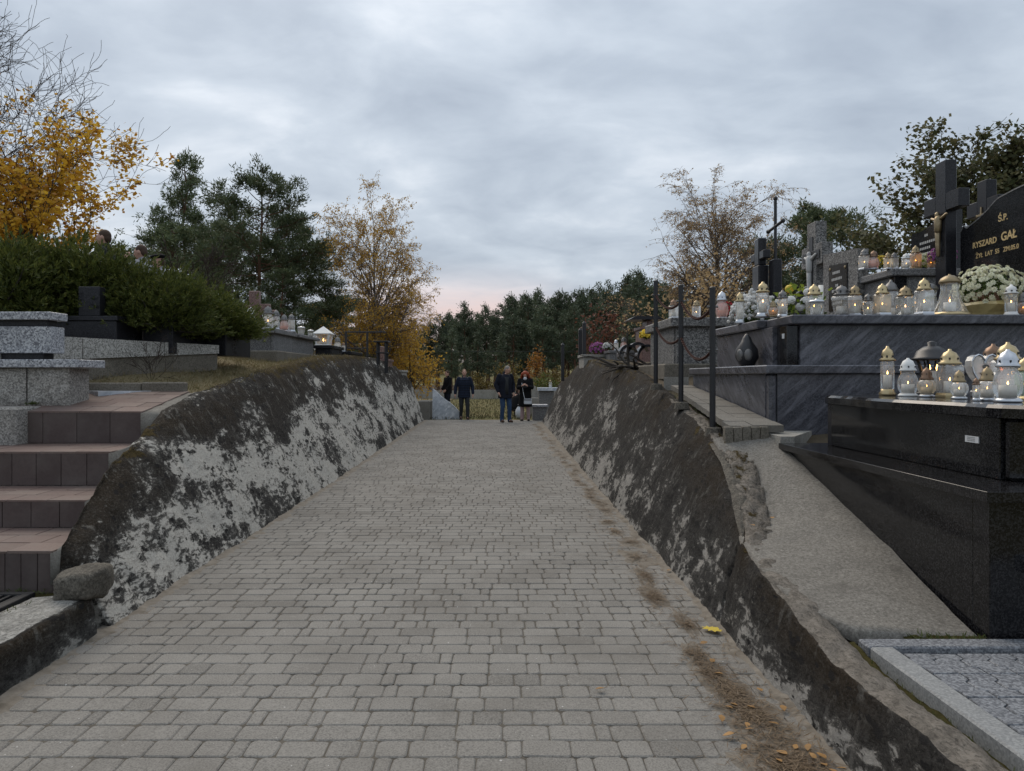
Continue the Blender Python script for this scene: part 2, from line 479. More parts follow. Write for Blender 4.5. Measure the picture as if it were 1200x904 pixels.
def m_glass(name, frost, tint=(1, 1, 1)):
    def fn(t):
        tr = t.n('ShaderNodeBsdfTransparent', ins={0: (*tint, 1)})
        gl = t.n('ShaderNodeBsdfGlossy', ins={0: (.9, .93, .95, 1), 'Roughness': .08})
        df = t.n('ShaderNodeBsdfDiffuse', ins={0: (.86, .86, .84, 1)})
        tl = t.n('ShaderNodeBsdfTranslucent', ins={0: (.85, .82, .76, 1)})
        d2 = t.n('ShaderNodeMixShader', ins={0: .55, 1: df, 2: tl})
        lw = t.n('ShaderNodeLayerWeight', ins={0: .25})
        a = t.n('ShaderNodeMixShader', ins={0: frost, 1: tr, 2: d2})
        return t.n('ShaderNodeMixShader', ins={0: t.math('ADD', t.math('MULTIPLY', (lw, 'Fresnel'), .6), .08, clamp=True), 1: a, 2: gl})
    return material(name, fn)
m_glass('glass_clear', .16)
m_glass('glass_frost', .34)
m_glass('glass_warm', .34, (1, .88, .70))
m_glass('glass_rose', .34, (1, .62, .55))
m_glass('glass_green', .30, (.75, .95, .80))
plain('copper', (.19, .12, .08), .38, .5, .75, .3)
m_glass('glass_amber', .35, (1, .62, .3))
def m_flame(t): return t.n('ShaderNodeEmission', ins={0: (1, .50, .14, 1), 1: 8.0})
material('flame', m_flame)

def leafmat(name, cols, trans=.3, rough=.6):
    def fn(t):
        g = t.n('ShaderNodeNewGeometry')
        c = t.ramp((g, 'Random Per Island'), [(i / (len(cols) - 1), x) for i, x in enumerate(cols)])
        oi = t.n('ShaderNodeObjectInfo')
        hs = t.n('ShaderNodeHueSaturation', ins={'Value': t.math('ADD', t.math('MULTIPLY', (oi, 'Random'), .35), .82), 'Color': c})
        p = pbsdf(t, hs, rough, .25)
        tl = t.n('ShaderNodeBsdfTranslucent', ins={0: hs})
        return t.n('ShaderNodeMixShader', ins={0: trans, 1: p, 2: tl})
    return material(name, fn)
leafmat('pine_needle', [(0.05, 0.073, 0.036), (0.091, 0.12, 0.059), (0.134, 0.156, 0.071), (0.069, 0.094, 0.049)], .2)
leafmat('pine_far', [(0.052, 0.072, 0.046), (0.082, 0.106, 0.062), (0.114, 0.133, 0.074), (0.066, 0.087, 0.053)], .2)
leafmat('juniper', [(0.04, 0.056, 0.014), (0.072, 0.094, 0.022), (0.115, 0.136, 0.03), (0.06, 0.073, 0.02), (0.164, 0.172, 0.042)], .3)
leafmat('maple_yellow', [(0.462, 0.231, 0.022), (0.66, 0.396, 0.039), (0.792, 0.517, 0.055), (0.396, 0.176, 0.028), (0.726, 0.462, 0.044)], .45)
leafmat('birch_leaf', [(0.368, 0.254, 0.124), (0.483, 0.35, 0.179), (0.299, 0.199, 0.103), (0.437, 0.302, 0.152)], .4)
leafmat('birch_leaf_yellow', [(0.441, 0.263, 0.037), (0.546, 0.347, 0.053), (0.336, 0.189, 0.037), (0.483, 0.294, 0.042)], .4)
leafmat('orange_leaf', [(.30, .12, .025), (.38, .18, .03), (.20, .085, .025)], .3)
leafmat('rust_leaf', [(.14, .06, .04), (.20, .085, .055), (.10, .05, .035)], .3)
leafmat('dark_leaf', [(0.072, 0.086, 0.036), (0.111, 0.111, 0.049), (0.15, 0.13, 0.058), (0.052, 0.065, 0.031)], .4)
leafmat('grass_blade', [(.20, .155, .075), (.27, .215, .115), (.13, .125, .05), (.33, .27, .16)], .3)
leafmat('green_blade', [(.05, .075, .02), (.08, .10, .03), (.11, .11, .04)], .3)
leafmat('meadow_blade', [(.060, .064, .026), (.095, .088, .040), (.125, .103, .055), (.075, .076, .03)], .3)
leafmat('flower_leaf', [(.05, .085, .02), (.08, .12, .03), (.035, .06, .018)], .3)
leafmat('lime_leaf', [(.20, .27, .035), (.27, .33, .05), (.15, .22, .03)], .4)
leafmat('petal_cream', [(.72, .72, .55), (.80, .79, .63), (.66, .67, .50)], .3)
leafmat('petal_white', [(.74, .74, .72), (.82, .82, .80), (.66, .66, .65)], .3)
leafmat('petal_purple', [(.30, .05, .22), (.42, .12, .36), (.55, .30, .55)], .3)
leafmat('petal_red', [(.35, .02, .04), (.45, .04, .06)], .3)
leafmat('petal_yellow', [(.75, .55, .05), (.8, .65, .12)], .3)
leafmat('litter_needle', [(.11, .075, .045), (.17, .115, .065), (.23, .165, .10), (.075, .052, .035)], .1)
leafmat('fallen_leaf', [(.46, .25, .08), (.55, .36, .14), (.34, .18, .07), (.62, .45, .22)], .3)

def bark(name, a, b, sc_=8):
    def fn(t):
        p = ocoord(t); pm = t.mapv(p, (1, 1, .35)); n = t.noise(pm, sc_, 7, .7)
        return pbsdf(t, t.mix(t.ramp(n, [(.35, 0), (.65, 1)]), a, b), .9, .1, bump=n, bstr=.5, bdist=.02)
    return material(name, fn)
bark('bark_pine', (.06, .036, .024), (.17, .10, .065))
bark('bark_grey', (.035, .03, .026), (.085, .075, .066))
bark('bark_birch', (.07, .062, .055), (.30, .28, .26), 5)
bark('twig_birch', (.10, .08, .065), (.19, .155, .13))
bark('twig', (.035, .028, .024), (.075, .058, .047))

def m_ground(name, cols, sc1=.7):
    def fn(t):
        p = ocoord(t); n = t.noise(p, sc1, 8, .65); n2 = t.noise(p, 22, 6, .7)
        f = t.math('ADD', t.math('MULTIPLY', n, .6), t.math('MULTIPLY', n2, .4))
        c = t.ramp(f, [(.30 + .4 * i / (len(cols) - 1), x) for i, x in enumerate(cols)])
        return pbsdf(t, c, .95, .1, bump=n2, bstr=.8, bdist=.02)
    return material(name, fn)
m_ground('meadow', [(.055, .062, .022), (.10, .098, .036), (.15, .122, .055), (.085, .088, .03)])
m_ground('dry_turf', [(.085, .078, .038), (.15, .123, .069), (.205, .168, .10), (.12, .10, .055)], 1.6)
m_ground('forest_floor', [(.030, .022, .015), (.055, .038, .024), (.040, .034, .018)], .5)
m_ground('soil', [(.05, .04, .028), (.09, .072, .05), (.12, .10, .07)], 2.0)
m_ground('moss', [(.018, .018, .007), (.042, .038, .013), (.07, .058, .02)], 6.0)
leafmat('dull_leaf', [(.13, .10, .03), (.19, .135, .035), (.10, .085, .03)], .3)
m_concrete('rubble_concrete', (.15, .135, .112), (.085, .076, .063), (.03, .027, .022))
# ================================================================== THE SETTING
def nz(x, y, z=0.0): return noise.noise(Vector((x, y, z)))
def fr(x, y, z, s, o=4): return noise.fractal(Vector((x * s, y * s, z * s)), 1.0, 2.0, o)
def pz(y): return 0.1 * sstep(8, 26, y) + .006 * nz(y * .5, 3.3)          # the path climbs a hand's breadth

XL, XR = -2.48, 1.43
TOPL = [(4.5, .40), (4.78, .51), (5.22, .71), (5.77, .917), (6.35, 1.067), (7.05, 1.25), (8.07, 1.405), (10.1, 1.62), (12.7, 1.85), (14.9, 2.01),
        (17.9, 2.12), (21, 2.10), (23, 1.95), (24.6, 1.72), (25.4, 1.47)]
TOPR = [(2.0, .30), (2.9, .315), (3.3, .305), (3.85, .365), (4.72, .475), (5.15, .57), (5.6, .71), (6.1, .88), (6.9, 1.06), (8.2, 1.24), (10, 1.45), (12.2, 1.67), (15.2, 1.91),
        (18.2, 2.04), (21.0, 2.02), (22.2, 1.9), (23.0, 1.60), (24.6, 1.52)]
def sL(y): return interp([(4, .5), (16, .46), (25, .32)], y)
def sR(y): return interp([(4.3, .25), (5.6, .45)], y)
def thL(y): return interp([(4.5, .05), (5.5, .06), (6.5, .10), (8, .20), (12, .30), (25, .3)], y)
def thR(y): return interp([(2, .235), (4.8, .235), (5.2, .25), (6.5, .30), (9, .16), (14, .3), (25, .3)], y)
def crestL(y): return XL - sL(y) * interp(TOPL, y)
def crestR(y): return XR + sR(y) * interp(TOPR, y)

# ---- ground to the horizon
def gz(x, y):
    return pz(y) - .035 - .05 * sstep(27, 40, y) + (.25 * fr(x, y, 0, .03, 3) if y > 60 else 0) * sstep(60, 120, y) + 9 * sstep(140, 300, y)
gx = sorted(set([-900, -400, -200, -120] + list(np.arange(-80, 81, 4.0)) + [120, 200, 400, 900] + list(np.arange(-6, 6.1, 1.0))))
gy = sorted(set([-60, -20, -5] + list(np.arange(0, 40, 1.0)) + list(np.arange(40, 130, 4.0)) + [160, 240, 400, 900, 1600]))
V = [(x, y, gz(x, y)) for y in gy for x in gx]
nx = len(gx)
Fq = [(j * nx + i, j * nx + i + 1, (j + 1) * nx + i + 1, (j + 1) * nx + i) for j in range(len(gy) - 1) for i in range(nx - 1)]
tag(arr_mesh('ground', V, Fq, MATS['meadow'], smooth=True), kind='structure')

V = [(x, y, gz(x, y) + .03) for y in np.arange(66, 240, 3.0) for x in np.arange(-120, 121, 6.0)]; nx_ = len(np.arange(-120, 121, 6.0)); ny_ = len(np.arange(66, 240, 3.0))
tag(arr_mesh('forest_floor', V, [(j * nx_ + i, j * nx_ + i + 1, (j + 1) * nx_ + i + 1, (j + 1) * nx_ + i) for j in range(ny_ - 1) for i in range(nx_ - 1)], MATS['forest_floor'], smooth=True), kind='structure')

# ---- the paved path: sand bed, then every block
ys = np.arange(1.8, 26.01, .2); xs = np.linspace(XL - .3, XR + .3, 24)
V = [(x, y, pz(y) - .0060 + .0025 * nz(x * 4, y * 4)) for y in ys for x in xs]
Fq = [(j * 24 + i, j * 24 + i + 1, (j + 1) * 24 + i + 1, (j + 1) * 24 + i) for j in range(len(ys) - 1) for i in range(23)]
path = tag(arr_mesh('path', V, Fq, MATS['joint_sand'], smooth=True), kind='structure')

def paver_shape(wd, dp, seed, fine=True):
    r = random.Random(seed); hw, hd = wd / 2, dp / 2
    c = min(.020, wd * .22) * r.uniform(.7, 1.3)
    pts = []
    for sx, sy in ((1, 1), (-1, 1), (-1, -1), (1, -1)):
        a = [(hw, hd - c), (hw - c * .3, hd - c * .3), (hw - c, hd)] if fine else [(hw, hd - c), (hw - c, hd)]
        if sx * sy < 0: a = a[::-1]
        pts += [(sx * p, sy * q) for p, q in a]
    pts = [(p + r.uniform(-.0025, .0025), q + r.uniform(-.0025, .0025)) for p, q in pts]
    rings = [[(p, q, -.04) for p, q in pts], [(p, q, -.005) for p, q in pts], [(p * (1 - .006 / hw), q * (1 - .006 / hd), r.uniform(-.0005, .0005)) for p, q in pts]]
    n = len(pts); v = rings[0] + rings[1] + rings[2]; f = []
    for k in range(2):
        for q in range(n): f.append((k * n + q, k * n + (q + 1) % n, (k + 1) * n + (q + 1) % n, (k + 1) * n + q))
    f.append(tuple(2 * n + q for q in range(n)))
    return v, f
ROW = .1455; J = .0032
PS = {}
for wd in (.07, .14, .21):
    for k in range(4):
        v, f = paver_shape(wd - J, .1405, int(wd * 1000) + k)
        me = bpy.data.meshes.new('paver'); me.from_pydata(v, [], f); me.materials.append(MATS['paver'])
        PS[(wd, k)] = me
FARP = {wd: paver_shape(wd - J, .1405, 99, False) for wd in (.07, .14, .21)}
bv, bf, placed = [], [], 0
y = 2.55; row = 0
pr = random.Random(5)
while y < 25.9:
    x = XL - .16 + pr.uniform(0, .1); seq = []
    while x < XR + .04:
        wd = pr.choices((.07, .14, .21), (.24, .34, .42))[0]
        if seq and seq[-1] == .07 and wd == .07: wd = .21
        seq.append(wd)
        xc = x + wd / 2; yc = y + ROW / 2 + pr.uniform(-.002, .002); zc_ = pz(yc) + .004 * nz(xc * 1.3, yc * 1.3, 5) + pr.uniform(-.0016, .0016)
        tx, ty, rz = pr.uniform(-.012, .012), pr.uniform(-.012, .012), pr.uniform(-.012, .012)
        vis = abs((583 + F * xc / yc) - 600) < 640 and yc > 2.9
        if placed < 300 and vis:
            o = bpy.data.objects.new('paver', PS[(wd, pr.randrange(4))]); COL.objects.link(o); o.parent = path
            o.location = (xc, yc, zc_); o.rotation_euler = (tx, ty, rz); placed += 1
        else:
            v, f = FARP[wd]; i0 = len(bv)
            bv += [(xc + p - rz * q, yc + q + rz * p, zc_ + z + ty * -p + tx * q) for p, q, z in v]
            bf += [tuple(i0 + a for a in ff) for ff in f]
        x += wd
    y += ROW; row += 1
me = bpy.data.meshes.new('paver_field'); me.from_pydata(bv, [], bf)
tag(link_mesh('paver_field', me, MATS['paver'], path), kind='stuff')

# ---- sand washed against the foot of both walls
def sand_strip(name, x0, sgn, wfun, y0, y1, seed):
    ys = np.arange(y0, y1, .04); nn = 12; V = []
    for y in ys:
        wd = wfun(y) * (1 + .55 * nz(y * 2.2, seed) + .35 * nz(y * 7, seed + 3))
        for i in range(nn):
            a = i / (nn - 1); x = x0 + sgn * (wd * a) - sgn * .04
            h = .017 * (1 - a) ** 1.5 - .007 * a + .006 * nz(x * 9, y * 9, seed) + .004 * nz(x * 25, y * 25, seed)
            V.append((x, y, pz(y) + h))
    Fq = [(j * nn + i, j * nn + i + 1, (j + 1) * nn + i + 1, (j + 1) * nn + i) for j in range(len(ys) - 1) for i in range(nn - 1)]
    return tag(arr_mesh(name, V, Fq, MATS['sand'], smooth=True), 'drift of pale washed sand along the foot of the wall', 'sand', kind='stuff')
sand_strip('sand_drift', XL, 1, lambda y: interp([(2.5, .22), (5, .14), (10, .16), (25, .2)], y), 2.5, 25.6, 1.0)
sand_strip('sand_drift', XR, -1, lambda y: interp([(2.5, .15), (4, .13), (8, .15), (14, .2), (25, .3)], y), 2.5, 24.7, 5.0)
# the looser drift further out on the right, where needles collect
V, Fq = [], []
def patch(xc, yc, rx, ry, seed, hgt):
    i0 = len(V); n = 22
    V.append((xc, yc, pz(yc) + hgt))
    for k, a in ((.35, .95), (.7, .55), (1.0, -.6)):
        for q in range(n):
            an = 2 * pi * q / n; rr = k * (1 + .7 * nz(cos(an) * 1.7, sin(an) * 1.7, seed) + .35 * nz(cos(an) * 5, sin(an) * 5, seed))
            V.append((xc + rx * rr * cos(an), yc + ry * rr * sin(an), pz(yc) + hgt * a + .003 * nz(an * 3, k * 5, seed)))
    for q in range(n):
        Fq.append((i0, i0 + 1 + q, i0 + 1 + (q + 1) % n, i0 + 1 + (q + 1) % n))
        for k in range(2):
            Fq.append((i0 + 1 + k * n + q, i0 + 1 + (k + 1) * n + q, i0 + 1 + (k + 1) * n + (q + 1) % n, i0 + 1 + k * n + (q + 1) % n))
PATCH = [(1.22, 3.05, .20, .30, 1), (1.20, 3.5, .14, .30, 2)]
pp = random.Random(19); yq = 3.75
while yq < 24:
    PATCH.append((1.17 + .10 * sstep(5, 8, yq) - .06 * sstep(11, 20, yq) + pp.uniform(-.06, .06), yq, pp.uniform(.035, .10) * (1 + yq * .03), pp.uniform(.12, .30) * (1 + yq * .04), pp.randrange(99)))
    yq += pp.uniform(.12, .5) * (1 + yq * .06)
mb = MB()
for xc, yc, rx, ry, sd_ in PATCH: patch(xc, yc, rx * 1.1, ry * 1.25, sd_, .005)
mb.v = V; mb.f = [f if f[2] != f[3] else f[:3] for f in Fq]
tag(mb.build('sand_patch', MATS['sand'], smooth=True), 'thin patches of sand spread over the blocks along the right edge', 'sand', kind='stuff')

# ---- the humped retaining walls
CRACK = [(4.97, .44), (4.93, .36), (4.95, .29), (4.87, .2), (4.86, .1), (4.80, -.02)]
def dcrack(y, z):
    best = 9
    for (a, b), (c, d) in zip(CRACK, CRACK[1:]):
        vx, vy = c - a, d - b; t_ = max(0, min(1, ((y - a) * vx + (z - b) * vy) / (vx * vx + vy * vy)))
        best = min(best, math.hypot(y - a - t_ * vx, z - b - t_ * vy))
    return best
def hump_wall(name, label, mat, side, xb, sf, topf, thf, y0, y1, seed, mossf, rubble, crack=False):
    ys = []; y = y0
    while y < y1:
        ys.append(y); y += (.022 if crack and 4.7 < y < 5.1 else interp([(2, .035), (8, .05), (14, .09), (25, .14)], y))
    ys.append(y1)
    n1, n2, n3 = 34, 9, 4; V = []; rel = []; tm = []; pal = []; N = n1 + n2 + n3
    for y in ys:
        zt = interp(topf, y) + .025 * nz(y * 1.7, seed) + .014 * nz(y * 6, seed); s_ = sf(y); th = thf(y); rb = rubble(y)
        for c in range(N):
            if c < n1:
                a = c / (n1 - 1); z = -.1 + (zt + .1) * a; x = s_ * z
                low = (1 - sstep(4.8, 5.3, y)) if side > 0 else 0; e = sstep(.86, 1.0, a); x += e * e * .045 * (1 - .85 * low); pal.append(0)
                nrm = (-1, .35)
                amp = 1 + 1.1 * e
                d = .020 * fr(y, z, seed, 1.3, 3) + .010 * fr(y, z, seed + 9, 7, 3) * amp + .004 * fr(y, z, seed, 26, 2)
                if crack: d -= .05 * max(0, 1 - dcrack(y, z) / .020)
                x -= d * .95 * (1 if a > .04 else .2); z += d * .35 * (a > .05)
                rel.append(a); tm.append(max(0, (a - .8) / .2) * .62 * mossf(y))
            elif c < n1 + n2:
                a = (c - n1 + 1) / n2
                low = (1 - sstep(4.8, 5.3, y)) if side > 0 else 0; pal.append(max(low, (1 - sstep(8.6, 10.2, y)) * .62 if side > 0 else .25)); x = s_ * zt + .045 * (1 - .85 * low) + (th - .04) * a; z = zt - .01 + .020 * sin(pi * a) - .02 * a * a
                z += .014 * fr(x, y, seed, 5, 3) + .01 * fr(x, y, seed + 4, 18, 3) + rb * .05 * abs(fr(x, y, seed + 2, 12, 3))
                rel.append(.93); tm.append((.45 + .2 * sin(pi * a)) * mossf(y) * (1 if y > 5.1 or side < 0 else .45))
            else:
                a = (c - n1 - n2 + 1) / n3
                x = s_ * zt + th + .01 + .02 * a + rb * .03 * fr(y, a, seed, 9, 3); z = zt - .03 - .55 * a; pal.append(.4)
                rel.append(.9); tm.append(.2)
            V.append((xb + side * x, y, z))
    Fq = [(j * N + i, j * N + i + 1, (j + 1) * N + i + 1, (j + 1) * N + i) for j in range(len(ys) - 1) for i in range(N - 1)]
    if side < 0: Fq = [f[::-1] for f in Fq]
    me_o = arr_mesh(name, V, Fq, mat, smooth=True, attrs={'rel': rel, 'topm': tm, 'pale': pal})
    import bmesh
    bm = bmesh.new(); bm.from_mesh(me_o.data); bm.verts.ensure_lookup_table()
    for j in (0, len(ys) - 1):
        bm.faces.new([bm.verts[j * N + i] for i in range(N)])
    bmesh.ops.recalc_face_normals(bm, faces=bm.faces)
    bm.to_mesh(me_o.data); bm.free()
    return tag(me_o, label, 'wall')
hump_wall('retaining_wall', 'humped retaining wall with white plaster showing through dark lichen, beside the red steps', MATS['render_left'], -1, XL, sL, TOPL, thL, 4.74, 25.4, 3.1,
          lambda y: interp([(4.5, .3), (5.6, .9), (6.3, 1.35), (7.0, .6), (9, .55), (11, 1.25), (14, 1.45), (19, 1.2), (21, .4), (25, .3)], y), lambda y: .3)
hump_wall('retaining_wall', 'dark humped retaining wall with black posts on its crest and a cracked low end', MATS['render_right'], 1, XR, sR, TOPR, thR, 2.0, 24.6, 8.4,
          lambda y: interp([(2, .5), (5, .7), (7, .9), (9, .6), (12, .9), (16, 1.3), (20, 1.3), (24, 1.1)], y), lambda y: interp([(2, .2), (4.7, .4), (5.2, 1.6), (6.5, 1.5), (7.5, .5), (25, .3)], y), True)

# ---- rubble lump where the right hump crumbles down on the ramp
rt = thing('rubble_heap', 'crumbling lump of pebbly concrete between the hump and the sloping ramp', 'rubble', (1.95, 5.6, .7))
V = []; rel = []; tmm = []; nyv, nxv = 120, 30
for j in range(nyv):
    y = lerp(4.93, 6.62, j / (nyv - 1)); zt = interp(TOPR, y); xc = crestR(y); e = sstep(4.9, 5.35, y) * (1 - .25 * sstep(6.2, 6.62, y))
    wd = .07 + .27 * e + .05 * nz(y * 4, 2) + .03 * nz(y * 11, 5)
    for i in range(nxv):
        a = i / (nxv - 1); x = xc + .012 + wd * a
        dd, pp = noise.voronoi(Vector((x * 15, y * 11, 3)))[:2]
        peb = max(0, .42 - dd[0]) * .075 * (1 if nz(x * 4, y * 4, 8) > -.2 else .3)
        z = zt + .026 * sstep(4.95, 5.15, y) - .02 * (1 - sstep(0, .12, a)) - (.10 + .16 * e) * a ** 2.2 - (.3 * (a - .9) / .1 if a > .9 else 0) + peb * sin(pi * min(1, a * 1.1)) + .016 * fr(x, y, 1, 9, 3)
        V.append((x - rt.location.x, y - rt.location.y, z - rt.location.z)); rel.append(.15 + .75 * (nz(x * 6, y * 6, 4) > .05)); tmm.append(.35)
Fq = [(j * nxv + i, j * nxv + i + 1, (j + 1) * nxv + i + 1, (j + 1) * nxv + i) for j in range(nyv - 1) for i in range(nxv - 1)]
arr_mesh('pebbly_concrete', V, Fq, MATS['rubble_concrete'], rt, True)
for k in range(12):
    yy = R.uniform(5.2, 6.5); xx = crestR(yy) + R.uniform(.10, .28); rr = R.uniform(.02, .04); zz = interp(TOPR, yy) + .0 - .9 * max(0, xx - crestR(yy) - .12) ** 1.6
    mb = MB(rt.location); mb.ell((xx, yy, zz), (rr, rr * R.uniform(.9, 1.5), rr * .7), 8, 5, Matrix.Rotation(R.uniform(0, 3), 3, 'Z') @ Matrix.Rotation(R.uniform(-.4, .4), 3, 'X'))
    mb.v = [(a + .012 * nz(a * 26, b * 26, c * 26), b + .012 * nz(a * 26, b * 26, 7), c + .010 * nz(a * 26, 3, c * 26)) for a, b, c in mb.v]
    mb.build('stone', MATS['rubble_concrete'], rt, True)

# ---- left kerb wall and stub
def kerb_mesh(name, label, x0, x1, y0, y1, z1, mat, seed, side):
    ys = np.arange(y0, y1 + .001, .04); V = []; rel = []; pal = []; N = 16
    for y in ys:
        for c in range(N):
            if c < 9: a = c / 8; z = -.08 + (z1 + .08) * a; x = x0 + side * .09 * z + side * .012 * sstep(.85, 1, a); rel.append(a)
            elif c < 15: a = (c - 8) / 6; x = lerp(x0 + side * (.09 * z1 + .02), x1, a); z = z1 + .012 * sin(pi * a); rel.append(.02)
            else: x = x1 + side * .01; z = z1 - .25; rel.append(.5)
            pal.append(1.0 if 9 <= c < 15 else 0)
            x += .010 * fr(x, y, z, 5, 3) * (c > 0); z += .008 * fr(x, y, z + seed, 7, 3)
            V.append((x, y, z))
    Fq = [(j * N + i, j * N + i + 1, (j + 1) * N + i + 1, (j + 1) * N + i) for j in range(len(ys) - 1) for i in range(N - 1)]
    if side < 0: Fq = [f[::-1] for f in Fq]
    return tag(arr_mesh(name, V, Fq, mat, smooth=True, attrs={'rel': rel, 'topm': [0] * len(V), 'pale': pal}), label, 'kerb')
kerb_mesh('kerb_wall', 'low concrete kerb with pale worn top below the red steps', XL + .0, XL - .40, 2.2, 4.62, .235, MATS['render_curb'], 2.0, -1)
mb = MB((-2.8, 4.65, .2))
rings = []
for k, y in enumerate(np.linspace(4.50, 4.84, 16)):
    e = (1 - abs(k - 7.5) / 7.5 * .30) * (.78 if k in (0, 15) else 1); ring = []
    for q in range(36):
        an = 2 * pi * q / 36; px = max(-1, min(1, 1.28 * cos(an))); pz_ = max(-1, min(1, 1.28 * sin(an)))
        x = -2.60 + .150 * e * px; z = .315 + .105 * e * pz_ + .03 * (px < 0) * px
        d = 1 + .10 * fr(x, y, z, 7, 3) + .05 * fr(x, y, z, 22, 3); ring.append((-2.60 + (x + 2.60) * d, y + .02 * nz(q * .5, 3), .315 + (z - .315) * d))
    rings.append(ring)
mb.loft(rings)
tag(mb.build('broken_block', MATS['rubble_concrete'], smooth=True), 'rounded broken concrete block at the lower end of the left wall', 'block')

# ---- banks
def bank(name, xs_fun, y0, y1, hf, mat, ny=90, nxn=44):
    V = []; ys = y0 + (y1 - y0) * (np.linspace(0, 1, ny) ** 1.6)
    for y in ys:
        xa, xb = xs_fun(y)
        for i in range(nxn):
            a = (i / (nxn - 1)) ** 2.2; x = lerp(xa, xb, a); V.append((x, y, hf(x, y)))
    Fq = [(j * nxn + i, j * nxn + i + 1, (j + 1) * nxn + i + 1, (j + 1) * nxn + i) for j in range(ny - 1) for i in range(nxn - 1)]
    if V[nxn - 1][0] < V[0][0]: Fq = [f[::-1] for f in Fq]
    return tag(arr_mesh(name, V, Fq, mat, smooth=True), kind='structure')
def hL(x, y):
    xc = crestL(min(y, 25.4)) - .22; d = max(0, xc - x)
    P_ = interp([(8.2, 1.53), (10, 1.84), (13, 2.03), (20, 2.12), (40, 2.0), (70, .3)], y)
    h = lerp(interp(TOPL, min(y, 25.4)) - .02, P_, sstep(0, 1.6, d)) + .02 * fr(x, y, 0, 1.5, 3) + .012 * nz(x * 7, y * 7)
    e = sstep(23.5, 27, y) * (1 - sstep(2, 14, d))
    return lerp(h, .06, e)
def hR(x, y):
    xc = crestR(min(y, 24.6)) + .2; d = max(0, x - xc)
    P_ = interp([(6.5, 1.02), (9.8, 1.38), (11, 1.68), (15, 1.92), (22, 2.0), (40, 1.6), (70, .3)], y)
    h = lerp(interp(TOPR, min(y, 24.6)) - (.04 if y > 10 else .12), P_, sstep(0, 1.2, d)) + .02 * fr(x, y, 0, 1.5, 3) + .7 * sstep(4, 14, d) * sstep(8, 12, y)
    e = sstep(22, 25.5, y) * (1 - sstep(2, 14, d))
    return lerp(h, .06, e)
bank('left_bank', lambda y: (crestL(min(y, 25.4)) - .14, -60), 8.22, 75, hL, MATS['dry_turf'], 110, 60)
bank('right_bank', lambda y: (crestR(min(y, 24.6)) + .14, 60), 6.62, 75, hR, MATS['soil'])

# ---- red tiled steps on the left
SY = [4.8, 5.54, 6.26, 7.05]; SZ = [.474, .683, .97, 1.276]; SXR = [-2.87, -3.06, -3.26, -3.37]; SXL = [-4.3, -4.6, -5.2, -5.4]
st = thing('staircase', 'four broad steps with red clay treads and dark brown risers', 'stairs', (-3.8, 4.8, .2))
zb = .2
for k in range(4):
    y0 = SY[k]; y1 = SY[k + 1] if k < 3 else 8.22; zt = SZ[k]; z0 = (SZ[k - 1] if k else .2)
    rise = .0 if k < 3 else .165
    mb = MB(st.location)
    xr = SXR[k]
    mb.loft([[(SXL[k], y0 + .016, .0), (xr - .012, y0 + .016, .0), (xr - .012, y0 + .016, zt - .018), (SXL[k], y0 + .016, zt - .018)],
             [(SXL[k], y1, .0), (SXR[min(3, k + 1)] - (.0 if k < 3 else .05), y1, .0), (SXR[min(3, k + 1)] - (.0 if k < 3 else .05), y1, zt - .018 + rise), (SXL[k], y1, zt - .018 + rise)]])
    step = mb.build('step', MATS['pale_concrete'], st)
    # risers
    x = xr; tw = .105 if k == 0 else (.21 if k in (1, 2) else .32)
    while x > SXL[k] + .1:
        mb = MB(st.location); w_ = tw * R.uniform(.97, 1.03)
        mb.box(x - w_ + .004, y0 - .002 + R.uniform(-.001, .001), z0 + .002, x, y0 + .016, zt - .003, .003); mb.build('riser_tile', MATS['tile_dark'], step); x -= w_
    # treads
    rows = 3 if k < 3 else 5; dpt = (y1 - y0 + (.0 if k < 3 else 0)) / rows
    for r_ in range(rows):
        xe = lerp(xr, SXR[min(3, k + 1)] - (.0 if k < 3 else .05), (r_ + .1) / rows) + (.0 if k < 3 else 0)
        x = xe; first = True
        while x > SXL[k] + .1:
            w_ = .30 if not (first and r_ % 2) else .17
            first = False; mb = MB(st.location)
            ya = y0 + r_ * dpt + (.004 if r_ else -.004); yb = y0 + (r_ + 1) * dpt - .004
            za = zt + rise * (ya - y0) / (y1 - y0); zb_ = zt + rise * (yb - y0) / (y1 - y0); dz = R.uniform(-.002, .002)
            xa = x - w_ + .006
            mb.loft([[(xa, ya, za - .016), (x, ya, za - .016), (x, ya, za - .003 + dz), (x - .003, ya + .002, za + dz), (xa + .003, ya + .002, za + dz), (xa, ya, za - .003 + dz)],
                     [(xa, yb, zb_ - .016), (x, yb, zb_ - .016), (x, yb, zb_ - .003 + dz), (x - .003, yb - .002, zb_ + dz), (xa + .003, yb - .002, zb_ + dz), (xa, yb, zb_ - .003 + dz)]])
            mb.build('tread_tile', MATS['tile_red'], step); x -= w_
# mortar haunch between step ends and the wall
mb = MB(st.location)
for k in range(4):
    y0 = SY[k]; y1 = SY[k + 1] if k < 3 else 8.2; zt = SZ[k]
    N_ = 8; rings = []
    for j in range(N_ + 1):
        y = lerp(y0 - .02, y1, j / N_); xa = lerp(SXR[k], SXR[min(3, k + 1)] - (.05 if k == 3 else 0), j / N_) - .01; xb_ = crestL(y) - thL(y) * .55 - .01
        if xb_ < xa + .02: xb_ = xa + .02
        zz = zt - .012 + (.165 * j / N_ if k == 3 else 0) + .012 * nz(y * 9, k)
        zw = min(interp(TOPL, y) - .01, zz + .10)
        rings.append([(xa, y, zz - .2), (xb_, y, zw - .25), (xb_, y, zw), (lerp(xa, xb_, .5), y, lerp(zz, zw, .4)), (xa, y, zz)])
    mb.loft(rings)
mb.build('mortar_haunch', MATS['slab_concrete'], st, True)

